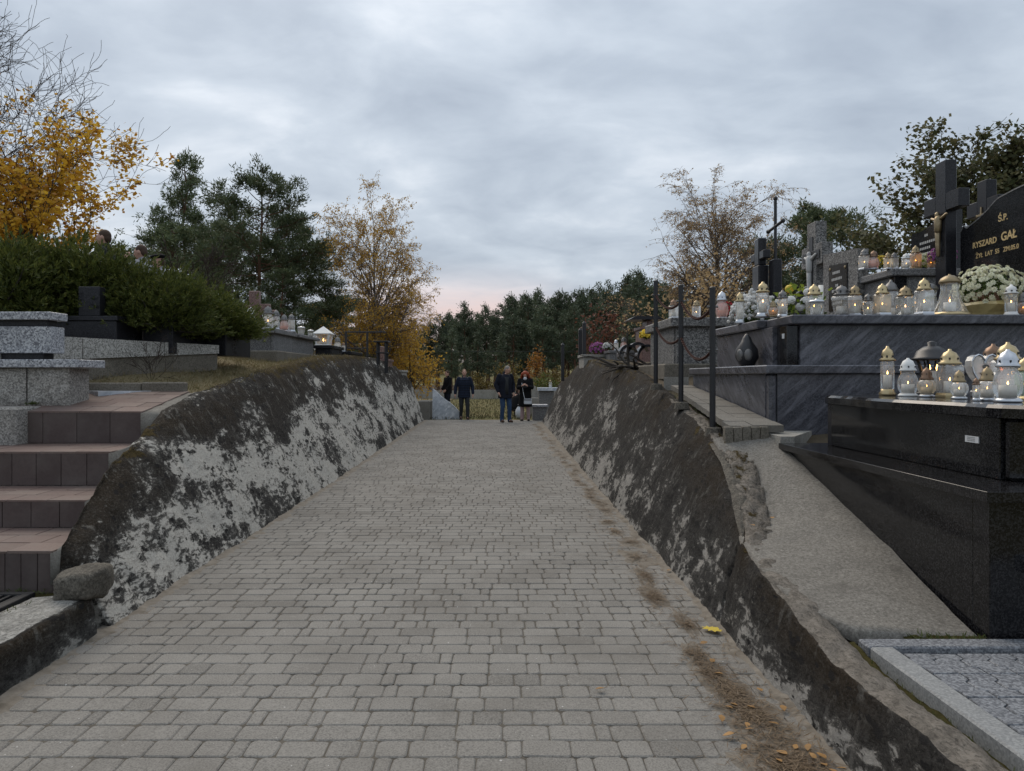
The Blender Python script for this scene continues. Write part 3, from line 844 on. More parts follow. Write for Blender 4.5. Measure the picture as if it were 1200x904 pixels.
# soil and grate at the foot of the steps
mb = MB(); V = [(x, y, .205 + .015 * nz(x * 9, y * 9)) for y in np.linspace(2.2, 4.8, 40) for x in np.linspace(-4.4, -2.80, 26)]
Fq = [(j * 26 + i, j * 26 + i + 1, (j + 1) * 26 + i + 1, (j + 1) * 26 + i) for j in range(39) for i in range(25)]
tag(arr_mesh('soil_strip', V, Fq, MATS['moss'], smooth=True), kind='structure')
gr = thing('foot_grate', 'black metal foot grate set in front of the lowest red step', 'grate', (-3.2, 4.4, .22))
mb = MB(gr.location)
for a in ((-3.75, 3.98, -2.905, 4.03), (-3.75, 4.62, -2.905, 4.67), (-2.955, 4.03, -2.905, 4.62), (-3.75, 4.03, -3.70, 4.62)): mb.box(a[0], a[1], .215, a[2], a[3], .25, .004)
mb.build('frame', MATS['rubber'], gr)
for k in range(14):
    x = -3.69 + k * .054; MB(gr.location).box(x, 4.03, .222, x + .02, 4.62, .243, .002).build('bar', MATS['rubber'], gr)

# ---- near left tomb in speckled granite
tb = thing('granite_tomb', 'speckled light grey granite tomb on rough stone base at the left edge', 'tomb', (-5.2, 7.9, 1.3))
def B(par, name, mat, *a, b=.006, smooth=False): return MB(par.location).box(*a, b).build(name, MATS[mat], par)
for k, (xa, xb_) in enumerate(((-6.3, -5.60), (-5.595, -5.10), (-5.095, -4.66), (-4.655, -4.23))):
    mb = MB(tb.location); n = 7
    pts = []
    mb.loft([[(xa + .006, 7.32 + .018 * nz(k * 5, z_ * 9), 0), (xb_ - .006, 7.33 + .018 * nz(k * 5 + 2, z_ * 9), 0), (xb_ - .006, 8.1, 0), (xa + .006, 8.1, 0)] for z_ in (0,)] * 1, False) if False else None
    nzv, nxv = 6, 7; rings = []
    for j in range(nzv):
        z = lerp(1.27, 1.685, j / (nzv - 1)); ring = []
        for i in range(nxv):
            x = lerp(xa + .006, xb_ - .006, i / (nxv - 1)); edge = (i in (0, nxv - 1)) or (j in (0, nzv - 1))
            ring.append((x, 7.345 - (0 if edge else .022 + .03 * nz(x * 8, z * 8, k)), z))
        ring += [(xb_ - .006, 7.7, z), (xa + .006, 7.7, z)]
        rings.append(ring)
    mb.loft(rings); mb.build('base_stone', MATS['granite_rough'], tb)
B(tb, 'base_cap', 'granite_light', -6.4, 7.28, 1.692, -4.11, 7.78, 1.772)
B(tb, 'plinth', 'granite_blackmatt', -6.3, 7.52, 1.772, -4.60, 7.70, 1.84)
B(tb, 'side_panel', 'granite_light', -6.35, 7.48, 1.84, -4.50, 7.72, 2.11)
B(tb, 'recess_band', 'granite_blackmatt', -6.3, 7.52, 2.11, -4.56, 7.70, 2.175)
B(tb, 'top_cap', 'granite_light', -6.4, 7.44, 2.175, -4.485, 7.75, 2.255)
tag(B(thing('x', 'x', 'x'), 'granite_block', 'granite_rough', -5.6, 6.86, .95, -4.46, 7.3, 1.315, b=.02), 'rough granite block beside the top riser of the steps', 'block')
blk = COL.objects['granite_block']; tmp = blk.parent; blk.parent = None; bpy.data.objects.remove(tmp)
tag(MB().prism([(-4.25, 7.9), (-3.92, 8.2), (-3.75, 8.24), (-4.6, 8.24)], 1.39, 1.447, 'z').build('marble_slab', MATS['marble_white']), 'thin white marble slab lying on the red landing', 'slab')
# old kerb between landing and turf
kb = thing('edging_kerb', 'old mossy concrete edging between the red landing and the dry grass', 'kerb', (-4, 8.3, 1.5))
x = -4.55
while x < -3.55:
    w_ = R.uniform(.45, .6); xe = min(x + w_, -3.47)
    MB(kb.location).box(x + .006, 8.22, 1.38, xe, 8.33, 1.535 + R.uniform(-.01, .01), .015).build('kerb_stone', MATS['old_kerb'], kb); x = xe

# pale granite retaining strip
ww = thing('plot_edging', 'pale granite plot wall running below the dark tombs and junipers', 'wall', (-4.4, 9.2, 1.9))
A0 = Vector((-4.84, 8.0, 0)); A1 = Vector((-3.90, 10.4, 0)); dv = (A1 - A0); nn_ = Vector((-dv.y, dv.x, 0)).normalized()
for a, b_ in ((-.25, .16), (.165, .62), (.625, 1.0)):
    p = A0 + dv * a; q = A0 + dv * b_; zb0 = lerp(1.78, 1.93, a); zb1 = lerp(1.78, 1.93, b_)
    p2 = p + nn_ * .16; q2 = q + nn_ * .16; zt = 2.045
    MB(ww.location).loft([[(p.x, p.y, zb0), (q.x, q.y, zb1), (q2.x, q2.y, zb1), (p2.x, p2.y, zb0)], [(p.x, p.y, zt), (q.x, q.y, zt), (q2.x, q2.y, zt), (p2.x, p2.y, zt)]]).build('granite_panel', MATS['granite_warm'], ww)
p = A0 + dv * -.25 + nn_ * .03; q = A0 + dv * 1.0 + nn_ * .03
p2, q2 = p + nn_ * .12, q + nn_ * .12
MB(ww.location).loft([[(p.x, p.y, 1.4), (q.x, q.y, 1.7), (q2.x, q2.y, 1.7), (p2.x, p2.y, 1.4)], [(p.x, p.y, 1.79), (q.x, q.y, 1.94), (q2.x, q2.y, 1.94), (p2.x, p2.y, 1.79)]]).build('footing', MATS['old_kerb'], ww)

# dark tombs below the junipers
def dark_tomb(label, X0, X1, Y0, Y1, zt, stones):
    t_ = thing('dark_tomb', label, 'tomb', ((X0 + X1) / 2, (Y0 + Y1) / 2, 2.0))
    B(t_, 'plinth', 'granite_blackmatt', X0, Y0, 1.9, X1, Y1, zt)
    B(t_, 'lid', 'granite_blackmatt', X0 - .02, Y0 - .02, zt + .002, X1 + .02, Y1, zt + .06)
    for (x0, x1, z1) in stones: B(t_, 'headstone', 'granite_blackmatt', x0, Y0 + .03, zt + .064, x1, Y0 + .17, z1)
    return t_
dark_tomb('polished black tomb nearest the speckled tomb, upright stone in juniper branches', -5.75, -4.62, 9.0, 10.3, 2.28, [(-5.10, -4.84, 2.70)])
dark_tomb('low black tomb in the middle beneath the overhanging junipers', -4.58, -4.18, 9.55, 10.9, 2.30, [(-4.42, -4.28, 2.55)])
dark_tomb('small black tomb at the right end of the juniper hedge', -4.14, -3.86, 10.55, 11.6, 2.27, [(-4.05, -3.96, 2.5)])

# ---- right side: ramp, walkway, forecourt
V = []
for j in range(40):
    a = j / 39; y = lerp(3.70, 6.62, a); zr = .30 + .80 * (a ** 1.05); zl = interp([(3.7, .33), (4.1, .412), (4.9, .515), (5.3, .58), (6.0, .79), (6.62, 1.06)], y)
    x0 = interp([(3.70, 1.80), (3.8, 1.71), (4.05, 1.58), (4.5, 1.572), (4.95, 1.61), (5.2, 1.74), (5.6, 1.88), (6.62, 1.92)], y) + .012 * nz(y * 9, 1); x1 = lerp(2.40, 2.52, a)
    for i in range(14):
        x = lerp(x0, x1, i / 13); V.append((x, y, lerp(zl, zr, sstep(0, 1, i / 13)) + .008 * fr(x, y, 0, 3, 3) + .005 * fr(x, y, 2, 14, 3)))
Fq = [(j * 14 + i, j * 14 + i + 1, (j + 1) * 14 + i + 1, (j + 1) * 14 + i) for j in range(39) for i in range(13)]
n0 = len(V); V2 = V + [(x + .012, y, z - .07) for x, y, z in V]
for i in range(13): Fq.append((i, n0 + i, n0 + i + 1, i + 1))
for j in range(39): Fq.append((j * 14, (j + 1) * 14, n0 + (j + 1) * 14, n0 + j * 14))
tag(arr_mesh('ramp', V2, Fq, MATS['ramp_concrete'], smooth=False), 'steep rough concrete ramp between the right wall and the black tomb', 'ramp')
# mossy toe of the ramp
V = []; 
for j in range(5):
    for i in range(30):
        x = lerp(2.02, 2.42, i / 29); a = j / 4; V.append((x, 3.70 - .05 * sin(pi * a * .9) - .02 * nz(x * 12, 3) , .31 - .06 * a + .012 * nz(x * 20, j * 3)))
Fq = [(j * 30 + i, j * 30 + i + 1, (j + 1) * 30 + i + 1, (j + 1) * 30 + i) for j in range(4) for i in range(29)]
tag(arr_mesh('moss_patch', V, Fq, MATS['moss'], smooth=True), 'cushion of brown moss along the toe of the ramp', 'moss', kind='stuff')

wk = thing('walkway', 'narrow rising walkway of concrete slabs beside the streaked granite tomb', 'walkway', (2.3, 6.6, 1.1))
def zw(y): return interp([(6.58, 1.165), (9.8, 1.50)], y)
y = 6.60
while y < 9.7:
    for x0, x1 in ((2.02, 2.27), (2.275, 2.545)):
        xs_ = max(x0, crestR(y) + .19) if x0 < 2.1 else x0
        if x1 - xs_ < .05: continue
        d_ = .235; dz = R.uniform(-.004, .004)
        MB(wk.location).loft([[(xs_, y, zw(y) - .06), (x1, y, zw(y) - .06), (x1, y, zw(y) + dz), (xs_, y, zw(y) + dz)], [(xs_, y + d_, zw(y + d_) - .06), (x1, y + d_, zw(y + d_) - .06), (x1, y + d_, zw(y + d_) + dz), (xs_, y + d_, zw(y + d_) + dz)]]).build('slab', MATS['slab_concrete'], wk)
    y += .241
for k in range(5):
    x0 = 2.0 + k * .078; MB(wk.location).box(x0, 6.515, 1.0, x0 + .073, 6.594, 1.163 + R.uniform(-.004, .004), .006).build('edge_block', MATS['old_kerb'], wk)
tag(MB().prism([(2.40, 6.30), (2.52, 6.30), (2.95, 6.97), (2.42, 6.97)], .95, 1.095, 'z').build('footing_slab', MATS['pale_concrete']), 'pale concrete footing in the gap between the two big tombs', 'slab')
tag(MB().prism([(X_at(776, 10.3), 10.2), (X_at(805, 10.3), 10.2), (X_at(800, 10.6), 10.6), (X_at(790, 10.6), 10.6)], 1.4, 1.60, 'z').build('broken_slab', MATS['pale_concrete']), 'broken pale slab at the head of the narrow walkway', 'slab')

fc = tag(MB().box(1.86, 1.8, .0, 5.0, 3.80, .262).build('forecourt', MATS['joint_sand']), kind='structure')
# interlocking granite-grey blocks
def zig(x, y, L=.24, W=.125, a=.03, g=.004):
    h, w2 = L / 2 - g, W / 2 - g
    o = [(-h, -w2), (-h * .5, -w2), (-h * .3, -w2 - a), (h * .3, -w2 - a), (h * .5, -w2), (h, -w2), (h, w2), (h * .5, w2), (h * .3, w2 - a + .0), (-h * .3, w2 - a + .0), (-h * .5, w2), (-h, w2)]
    return [(x + q, y + p) for p, q in o]
i = 0
for c in range(19):
    for r_ in range(7):
        x = 1.975 + c * .125; y = 3.385 - r_ * .24
        if y < 1.95: continue
        ol = zig(x, y); z1 = .296 + R.uniform(-.002, .002); mb = MB()
        cxm = sum(p for p, q in ol) / 12; cym = sum(q for p, q in ol) / 12
        mb.loft([[(p, q, .25) for p, q in ol], [(p, q, z1 - .004) for p, q in ol], [(lerp(p, cxm, .05), lerp(q, cym, .03), z1) for p, q in ol]])
        mb.build('paving_block', MATS['paver_granite'], fc)
B2 = lambda name, mat, lab, cat, *a, b=.008: tag(MB().box(*a, b).build(name, MATS[mat]), lab, cat)
B2('kerb_stone', 'granite_curb', 'long pale granite kerb beside the grey paving at the bottom right', 'kerb', 1.765, 1.9, .12, 1.875, 3.52, .322)
B2('kerb_stone', 'paver_granite', 'short bluish granite kerb crossing at the toe of the ramp', 'kerb', 1.765, 3.526, .15, 3.2, 3.64, .318)
V = [(lerp(1.715, 1.768, i / 5) + .008 * nz(y * 6, 2), y, interp(TOPR, y) - .055 + .02 * nz(y * 11, i * 1.7) - .01 * (i in (0, 5))) for y in np.arange(2.0, 3.7, .03) for i in range(6)]
m_ = len(np.arange(2.0, 3.7, .03)); Fq = [(j * 6 + i, j * 6 + i + 1, (j + 1) * 6 + i + 1, (j + 1) * 6 + i) for j in range(m_ - 1) for i in range(5)]
tag(arr_mesh('moss_strip', V, Fq, MATS['moss'], smooth=True), 'strip of moss in the gap between the low wall and pale kerb', 'moss', kind='stuff')
# ================================================================== RIGHT-HAND TOMBS
nt = thing('black_tomb', 'big polished black granite tomb nearest the camera on the right', 'tomb', (3.8, 5.0, .3))
B(nt, 'base_front', 'granite_black', 2.62, 3.67, .27, 5.2, 3.72, .985, b=.004)
B(nt, 'base_corner', 'granite_black', 2.432, 3.668, .285, 2.615, 3.80, .985, b=.004)
B(nt, 'base_side', 'granite_black', 2.436, 3.804, .25, 2.50, 6.24, .985, b=.004)
B(nt, 'base_core', 'granite_blackmatt', 2.505, 3.725, .25, 5.2, 6.22, .98, b=0)
B(nt, 'ledge', 'granite_black', 2.385, 3.615, .988, 5.25, 6.30, 1.04, b=.0015)
B(nt, 'chest_side', 'granite_black', 2.72, 4.02, 1.042, 2.78, 6.05, 1.378, b=.004)
B(nt, 'chest_front', 'granite_black', 2.90, 3.93, 1.042, 5.1, 3.98, 1.378, b=.004)
B(nt, 'chest_corner', 'granite_black', 2.735, 3.945, 1.042, 2.895, 4.015, 1.378, b=.02)
B(nt, 'chest_pilaster', 'granite_blackmatt', 2.735, 6.055, 1.042, 2.90, 6.15, 1.378, b=.004)
B(nt, 'chest_core', 'granite_blackmatt', 2.785, 4.02, 1.042, 5.1, 6.12, 1.376, b=0)
# lid with a wavy front edge
ol = []
for k in range(25):
    a = k / 24; y = lerp(6.22, 3.86, a)
    ol.append((2.66 + .030 * sin(a * 2 * pi * 1.5) - .015 * a + (.10 * (1 - (a / .06)) if a < .06 else 0) + (.10 * ((a - .94) / .06) if a > .94 else 0), y))
ol += [(5.2, 3.84), (5.2, 6.24)]
mbl = MB(nt.location)
cxm, cym = 4.0, 5.0
mbl.loft([[(p, q, 1.381) for p, q in ol], [(p, q, 1.432) for p, q in ol], [(lerp(p, cxm, .015), lerp(q, cym, .012), 1.45) for p, q in ol]]); mbl.build('lid', MATS['granite_black'], nt)
ps = B(nt, 'sticker', 'sticker', 2.714, 4.19, 1.225, 2.7195, 4.31, 1.262, b=0)
for k in range(3): B(nt, 'printed_line', 'granite_grey', 2.7125, 4.22, 1.234 + k * .009, 2.7138, 4.29, 1.237 + k * .009, b=0)
# neighbouring tomb's foot just inside the frame
B2('stone_block', 'granite_light', 'small pale stone knob at the right edge by the black tomb', 'block', 2.62, 3.56, .62, 2.75, 3.668, .70)

gt = thing('streaked_tomb', 'two-tiered blue-grey streaked granite tomb with black pilaster', 'tomb', (4.2, 8.3, 1.1))
B(gt, 'lower_front', 'granite_blue', 2.64, 7.0, 1.05, 6.3, 7.05, 1.628, b=.003)
B(gt, 'lower_corner', 'granite_blue', 2.565, 6.996, 1.05, 2.637, 7.10, 1.628, b=.02)
B(gt, 'lower_side', 'granite_blue', 2.562, 7.104, 1.05, 2.62, 9.72, 1.628, b=.003)
B(gt, 'lower_core', 'granite_blackmatt', 2.64, 7.06, 1.05, 6.3, 9.72, 1.62, b=0)
B(gt, 'ledge', 'granite_blue', 2.52, 6.955, 1.63, 6.35, 9.78, 1.712, b=.01)
B(gt, 'upper_front', 'granite_blue', 3.02, 7.4, 1.714, 6.2, 7.46, 2.118, b=.003)
B(gt, 'upper_side', 'granite_blue', 2.86, 7.72, 1.714, 2.92, 9.66, 2.118, b=.003)
B(gt, 'pilaster', 'granite_black', 2.90, 7.44, 1.714, 3.015, 7.70, 2.118, b=.006)
B(gt, 'upper_core', 'granite_blackmatt', 2.925, 7.72, 1.714, 6.2, 9.66, 2.116, b=0)
B(gt, 'front_lid', 'granite_blue', 2.90, 7.30, 2.121, 6.3, 8.0, 2.215, b=.012)
B(gt, 'side_lid', 'granite_blue', 2.80, 8.004, 2.121, 6.3, 9.75, 2.215, b=.012)
B(gt, 'badge', 'sticker', 2.897, 7.50, 1.99, 2.8995, 7.56, 2.04, b=0)

# headstone with inscription, facing the path
hs = thing('black_headstone', 'polished black headstone with wavy top and gold lettering', 'headstone', (5.85, 8.4, 2.2))
topo = [(9.30, 3.40), (9.24, 3.47), (9.18, 3.43), (9.10, 3.455), (8.95, 3.50), (8.80, 3.565), (8.68, 3.63), (8.60, 3.665), (8.3, 3.70), (7.9, 3.725), (7.5, 3.70)]
ol = [(9.30, 2.36)] + topo + [(7.4, 3.6), (7.4, 2.36)]
MB(hs.location).prism(ol, 5.80, 5.92, 'x').build('slab', MATS['granite_black'], hs)
rim = []
for y, z in topo: rim.append([(5.797, y, z + .001), (5.923, y, z + .001), (5.923, y, z + .016), (5.797, y, z + .016)])
MB(hs.location).loft(rim).build('polished_edge', MATS['granite_grey'], hs)
B(hs, 'plinth', 'granite_black', 5.72, 7.35, 2.217, 5.98, 9.36, 2.357)
def face_mx(X, y, z): # text running along -Y, facing -X
    return Matrix.Translation(Vector((X, y, z)) - hs.location) @ Matrix(((0, 0, -1, 0), (-1, 0, 0, 0), (0, 1, 0, 0), (0, 0, 0, 1)))
text_mesh('inscription', 'Ś.P.', .105, MATS['inlay_gold'], hs, face_mx(5.798, 8.60, 3.395), offset=.002)
text_mesh('inscription', 'RYSZARD', .100, MATS['inlay_gold'], hs, face_mx(5.798, 9.06, 3.165), offset=.002, spacing=1.02)
text_mesh('inscription', 'GAŁ', .138, MATS['inlay_gold'], hs, face_mx(5.798, 8.55, 3.165), offset=.003)
text_mesh('inscription', 'ŻYŁ  LAT  55   ZM.05.0', .076, MATS['inlay_gold'], hs, face_mx(5.798, 9.00, 3.035), offset=.001)

def cross_thing(name, label, X, Y, z0, z1, arm, zarm, w_, d_, mat, parts=None):
    """cross facing the path: arms along Y"""
    c = thing(name, label, 'cross', (X, Y, z0))
    B(c, 'shaft', mat, X, Y - w_ / 2, z0, X + d_, Y + w_ / 2, z1)
    for s in (-1, 1): B(c, 'arm', mat, X + .002, Y + s * w_ / 2, zarm - w_ / 2, X + d_ - .002, Y + s * arm, zarm + w_ / 2)
    return c
def crucifix(c, X, Y, z, h, mat, wood=None):
    if wood:
        B(c, 'inlay_upright', wood, X - .012, Y - .075 * h, z - .80 * h, X - .001, Y + .075 * h, z + .52 * h, b=.001)
        B(c, 'inlay_bar', wood, X - .0125, Y - .34 * h, z + .11 * h, X - .001, Y + .34 * h, z + .26 * h, b=.001)
    x = X - .025; m = MB(c.location)
    m.capsule((x, Y, z + .14 * h), (x - .006, Y, z - .06 * h), .075 * h, .060 * h, 8, 2)
    m.capsule((x, Y + .012, z - .08 * h), (x - .012, Y - .008, z - .28 * h), .050 * h, .042 * h, 7, 2)
    m.capsule((x - .012, Y - .008, z - .28 * h), (x, Y, z - .5 * h), .042 * h, .030 * h, 7, 2)
    for s in (-1, 1): m.capsule((x, Y + s * .03 * h, z + .12 * h), (x + .006, Y + s * .22 * h, z + .19 * h), .032 * h, .024 * h, 6, 2)
    m.ell((x - .01, Y + .01, z + .215 * h), (.045 * h, .042 * h, .058 * h), 8, 6)
    m.build('corpus_figure', MATS[mat], c, True)
bc = cross_thing('black_cross', 'tall black granite cross with gilded figure beside the inscribed headstone', 5.62, 9.42, 2.217, 4.33, .37, 3.80, .22, .14, 'granite_blackmatt')
crucifix(bc, 5.62, 9.42, 3.50, .72, 'brass')
c2 = cross_thing('black_cross', 'second black granite cross half hidden behind the inscribed headstone', 6.62, 10.15, 2.6, 4.28, .33, 3.92, .2, .14, 'granite_blackmatt')
B(c2, 'gilt_upright', 'brass', 6.605, 10.135, 3.62, 6.618, 10.165, 3.92, b=.001); B(c2, 'gilt_bar', 'brass', 6.604, 10.05, 3.80, 6.6175, 10.25, 3.83, b=.001)

# third tomb, up behind
t3 = thing('grey_tomb', 'dark grey tomb on the upper terrace with a row of lanterns', 'tomb', (6.2, 10.3, 2.2))
B(t3, 'side_panel', 'granite_grey', 5.30, 10.02, 2.0, 5.36, 10.95, 2.94, b=.003)
B(t3, 'corner_pilaster', 'granite_black', 5.295, 9.90, 2.0, 5.46, 10.015, 2.94, b=.004)
B(t3, 'front_panel', 'granite_grey', 5.465, 9.92, 2.0, 6.9, 9.98, 2.94, b=.003)
B(t3, 'core', 'granite_blackmatt', 5.37, 10.0, 2.0, 6.9, 10.9, 2.935, b=0)
B(t3, 'lid', 'granite_grey', 5.23, 9.84, 2.943, 7.0, 10.98, 3.04, b=.012)
h3 = thing('black_headstone', 'smaller black headstone with a curved top behind the grey tomb', 'headstone', (6.15, 10.6, 3.04))
ol = [(10.95, 3.043), (10.95, 3.66), (10.9, 3.70), (10.7, 3.69), (10.5, 3.73), (10.1, 3.82), (9.9, 3.84), (9.9, 3.043)]
MB(h3.location).prism(ol, 6.10, 6.2, 'x').build('slab', MATS['granite_black'], h3)
for k, (w_, z) in enumerate(((.10, 3.60), (.48, 3.50), (.30, 3.42), (.38, 3.34))):
    for q in range(int(w_ / .045)): B(h3, 'letter', 'inlay_grey', 6.097, 10.72 - .12 * (k == 0) - q * .045 - .028, z, 6.0995, 10.72 - .12 * (k == 0) - q * .045, z + .035, b=0)

# chip-granite tomb behind the posts, its cross and plaque stone
t4 = thing('chip_granite_tomb', 'rough grey chip granite tomb behind the chained posts', 'tomb', (3.9, 12, 1.8))
B(t4, 'front_panel', 'granite_chip', 2.72, 11.28, 1.66, 5.2, 11.36, 2.36, b=.004)
B(t4, 'side_panel', 'granite_chip', 2.70, 11.365, 1.66, 2.78, 13.1, 2.36, b=.004)
B(t4, 'core', 'granite_grey', 2.785, 11.365, 1.66, 5.2, 13.1, 2.355, b=0)
B(t4, 'footing', 'old_kerb', 2.5, 11.1, 1.55, 5.3, 13.3, 1.80, b=.02)
B(t4, 'lid', 'granite_chip', 2.62, 11.2, 2.363, 5.3, 13.2, 2.50, b=.012)
h4 = thing('plaque_stone', 'grey granite headstone with a black inscribed plaque', 'headstone', (5.2, 11.3, 2.4))
MB(h4.location).prism([(11.85, 2.503), (11.85, 3.55), (10.72, 3.46), (10.72, 2.3)], 5.2, 5.36, 'x').build('slab', MATS['granite_chip'], h4)
MB(h4.location).prism([(11.62, 2.62), (11.62, 3.34), (11.02, 3.30), (11.02, 2.62)], 5.185, 5.199, 'x').build('plaque', MATS['granite_black'], h4)
for k, (w_, z, o_) in enumerate(((.30, 3.18, .14), (.36, 3.08, .11), (.10, 2.98, .24), (.34, 2.90, .12), (.40, 2.80, .09), (.36, 2.71, .12))):
    for q in range(int(w_ / .05)): B(h4, 'letter', 'inlay_grey', 5.181, 11.62 - o_ - q * .05 - .032, z, 5.1845, 11.62 - o_ - q * .05, z + .04, b=0)
for y, z in ((11.57, 3.27), (11.07, 3.24)): MB(h4.location).ell((5.18, y, z), (.012, .025, .025), 8, 5).build('rosette', MATS['brass'], h4)
gc = cross_thing('granite_cross', 'grey granite cross with black inlay and pale figure', 5.2, 12.3, 2.503, 4.15, .40, 3.60, .34, .18, 'granite_chip')
crucifix(gc, 5.2, 12.3, 3.42, .95, 'inlay_grey', 'soot_black')

# older crosses further back
c5 = thing('stone_cross', 'weathered dark stone cross on a thick pillar further back', 'cross', (5.05, 14.4, 2.0))
B(c5, 'pillar', 'granite_blackmatt', 5.0, 14.22, 1.9, 5.2, 14.58, 3.75, b=.02); B(c5, 'head', 'granite_blackmatt', 5.02, 14.28, 3.752, 5.18, 14.52, 4.28, b=.02)
for s in (-1, 1): B(c5, 'arm', 'granite_blackmatt', 5.03, 14.4 + s * .122, 3.85, 5.17, 14.4 + s * .36, 4.02, b=.02)
c6 = thing('iron_cross', 'tall thin black iron cross rising above the other graves', 'cross', (5.25, 14.05, 2.0))
B(c6, 'foot_block', 'granite_blackmatt', 5.18, 13.92, 1.9, 5.34, 14.18, 3.82, b=.015)
MB(c6.location).tube([(5.26, 14.05, 3.8), (5.26, 14.05, 4.98)], .03, 8).build('upright', MATS['metal_black'], c6)
MB(c6.location).tube([(5.26, 13.68, 4.48), (5.26, 14.42, 4.42)], .03, 8).build('bar', MATS['metal_black'], c6)
for y, z in ((13.68, 4.48), (14.42, 4.42), (14.05, 4.98)): MB(c6.location).ell((5.26, y, z), (.045, .045, .045), 8, 6).build('finial', MATS['metal_black'], c6)
t6 = thing('dark_headstone', 'small dark headstone with a pale edge beside the iron cross', 'headstone', (5.7, 13.9, 2.0))
MB(t6.location).prism([(13.75, 2.0), (13.75, 3.02), (13.6, 3.12), (13.2, 3.18), (13.2, 2.0)], 5.5, 5.62, 'x').build('slab', MATS['granite_blackmatt'], t6)
MB(t6.location).tube([(5.49, 14.3, 2.95), (5.49, 13.9, 3.04), (5.49, 13.6, 3.13), (5.49, 13.2, 3.20)], .018, 6).build('pale_edge', MATS['inlay_grey'], t6)
s7 = thing('stone_figure', 'small weathered stone statue among the graves behind the posts', 'statue', (4.5, 15, 2.0))
m = MB(s7.location)
m.lathe([(.16, 2.0), (.15, 2.55), (.18, 2.6), (.12, 2.64)], 8, (4.5, 15, 0)); m.build('pedestal', MATS['old_kerb'], s7)
m = MB(s7.location)
m.capsule((4.5, 15, 2.62), (4.5, 15, 2.95), .13, .10, 10, 3); m.ell((4.47, 15, 3.13), (.075, .07, .09)); 
for s in (-1, 1): m.capsule((4.5, 15 + s * .1, 2.97), (4.42, 15 + s * .05, 2.82), .045, .03, 8, 2)
remeshed(m, 'figure', MATS['old_kerb'], s7, .018)

# far graves over the hump
def small_grave(label, X0, X1, Y0, Y1, z0, z1, mat, head=None, hmat='granite_blackmatt'):
    g = thing('small_grave', label, 'grave', ((X0 + X1) / 2, (Y0 + Y1) / 2, z0))
    B(g, 'plinth', mat, X0, Y0, z0 - .3, X1, Y1, z1); B(g, 'lid', mat, X0 - .04, Y0 - .04, z1 + .002, X1 + .04, Y1 + .04, z1 + .07)
    if head: B(g, 'headstone', hmat, head[0], head[1], z1 + .073, head[0] + .14, head[2], head[3], b=.02)
    return g
small_grave('low pale slab grave on top of the right hump behind the crest', X_at(684, 19.5), X_at(720, 19.5), 19.5, 20.6, 2.0, 2.12, 'pale_concrete')
small_grave('low grave with lanterns at the far right of the hump top', X_at(712, 19), X_at(748, 19), 18.6, 19.4, 2.0, 2.2, 'granite_grey')
g8 = small_grave('small red granite grave under a dark ridge slab behind the bare roots', X_at(752, 18), X_at(780, 18), 18, 18.8, 2.0, 2.75, 'granite_red', (X_at(758, 18.1), 18.1, 18.7, 2.98), 'granite_red')
MB(g8.location).prism([(X_at(738, 17.9), 2.99), (X_at(745, 17.9), 3.07), (X_at(772, 17.9), 3.07), (X_at(778, 17.9), 2.99)], 17.9, 18.8, 'y').build('ridge_slab', MATS['granite_blackmatt'], g8)
# three low arched black fenders
for k, (u, r_) in enumerate(((735, .19), (746, .23), (757, .20))):
    Y = 14.6 + .15 * k; X = X_at(u, Y); m = MB((X, Y, 1.9))
    pts = [(X - r_ * cos(a), Y, 2.0 + r_ * 1.25 * sin(a)) for a in np.linspace(0, pi * .82, 12)]
    m.loft([[(p[0], p[1] - .16, p[2]), (p[0], p[1] + .16, p[2]), (p[0] * 1 + .03, p[1] + .16, p[2] - .05), (p[0] + .03, p[1] - .16, p[2] - .05)] for p in pts])
    tag(m.build('arched_edging', MATS['granite_blackmatt'], smooth=False), ['leftmost of three curved dark stone edgings by the exposed roots', 'middle of three curved dark stone edgings by the exposed roots', 'rightmost of three curved dark stone edgings by the exposed roots'][k], 'edging', 'curved stone edgings')
m = MB((2.6, 13.6, 1.8))
for k in range(26):
    p = Vector((2.5 + R.uniform(-.25, .35), 13.6 + R.uniform(-.6, 1.0), 1.75)); d = Vector((R.uniform(-1, .6), R.uniform(-.6, .6), R.uniform(-.05, .5))).normalized(); P = [p]
    for j in range(6): d = (d + Vector((R.uniform(-.4, .4), R.uniform(-.4, .4), R.uniform(-.25, .1)))).normalized(); P.append(P[-1] + d * .13)
    m.tube(P, [.03 * (1 - j / 7.5) for j in range(7)], 5)
tag(m.build('exposed_roots', MATS['bark_grey']), 'tangle of grey exposed roots on the crest behind the posts', 'roots')

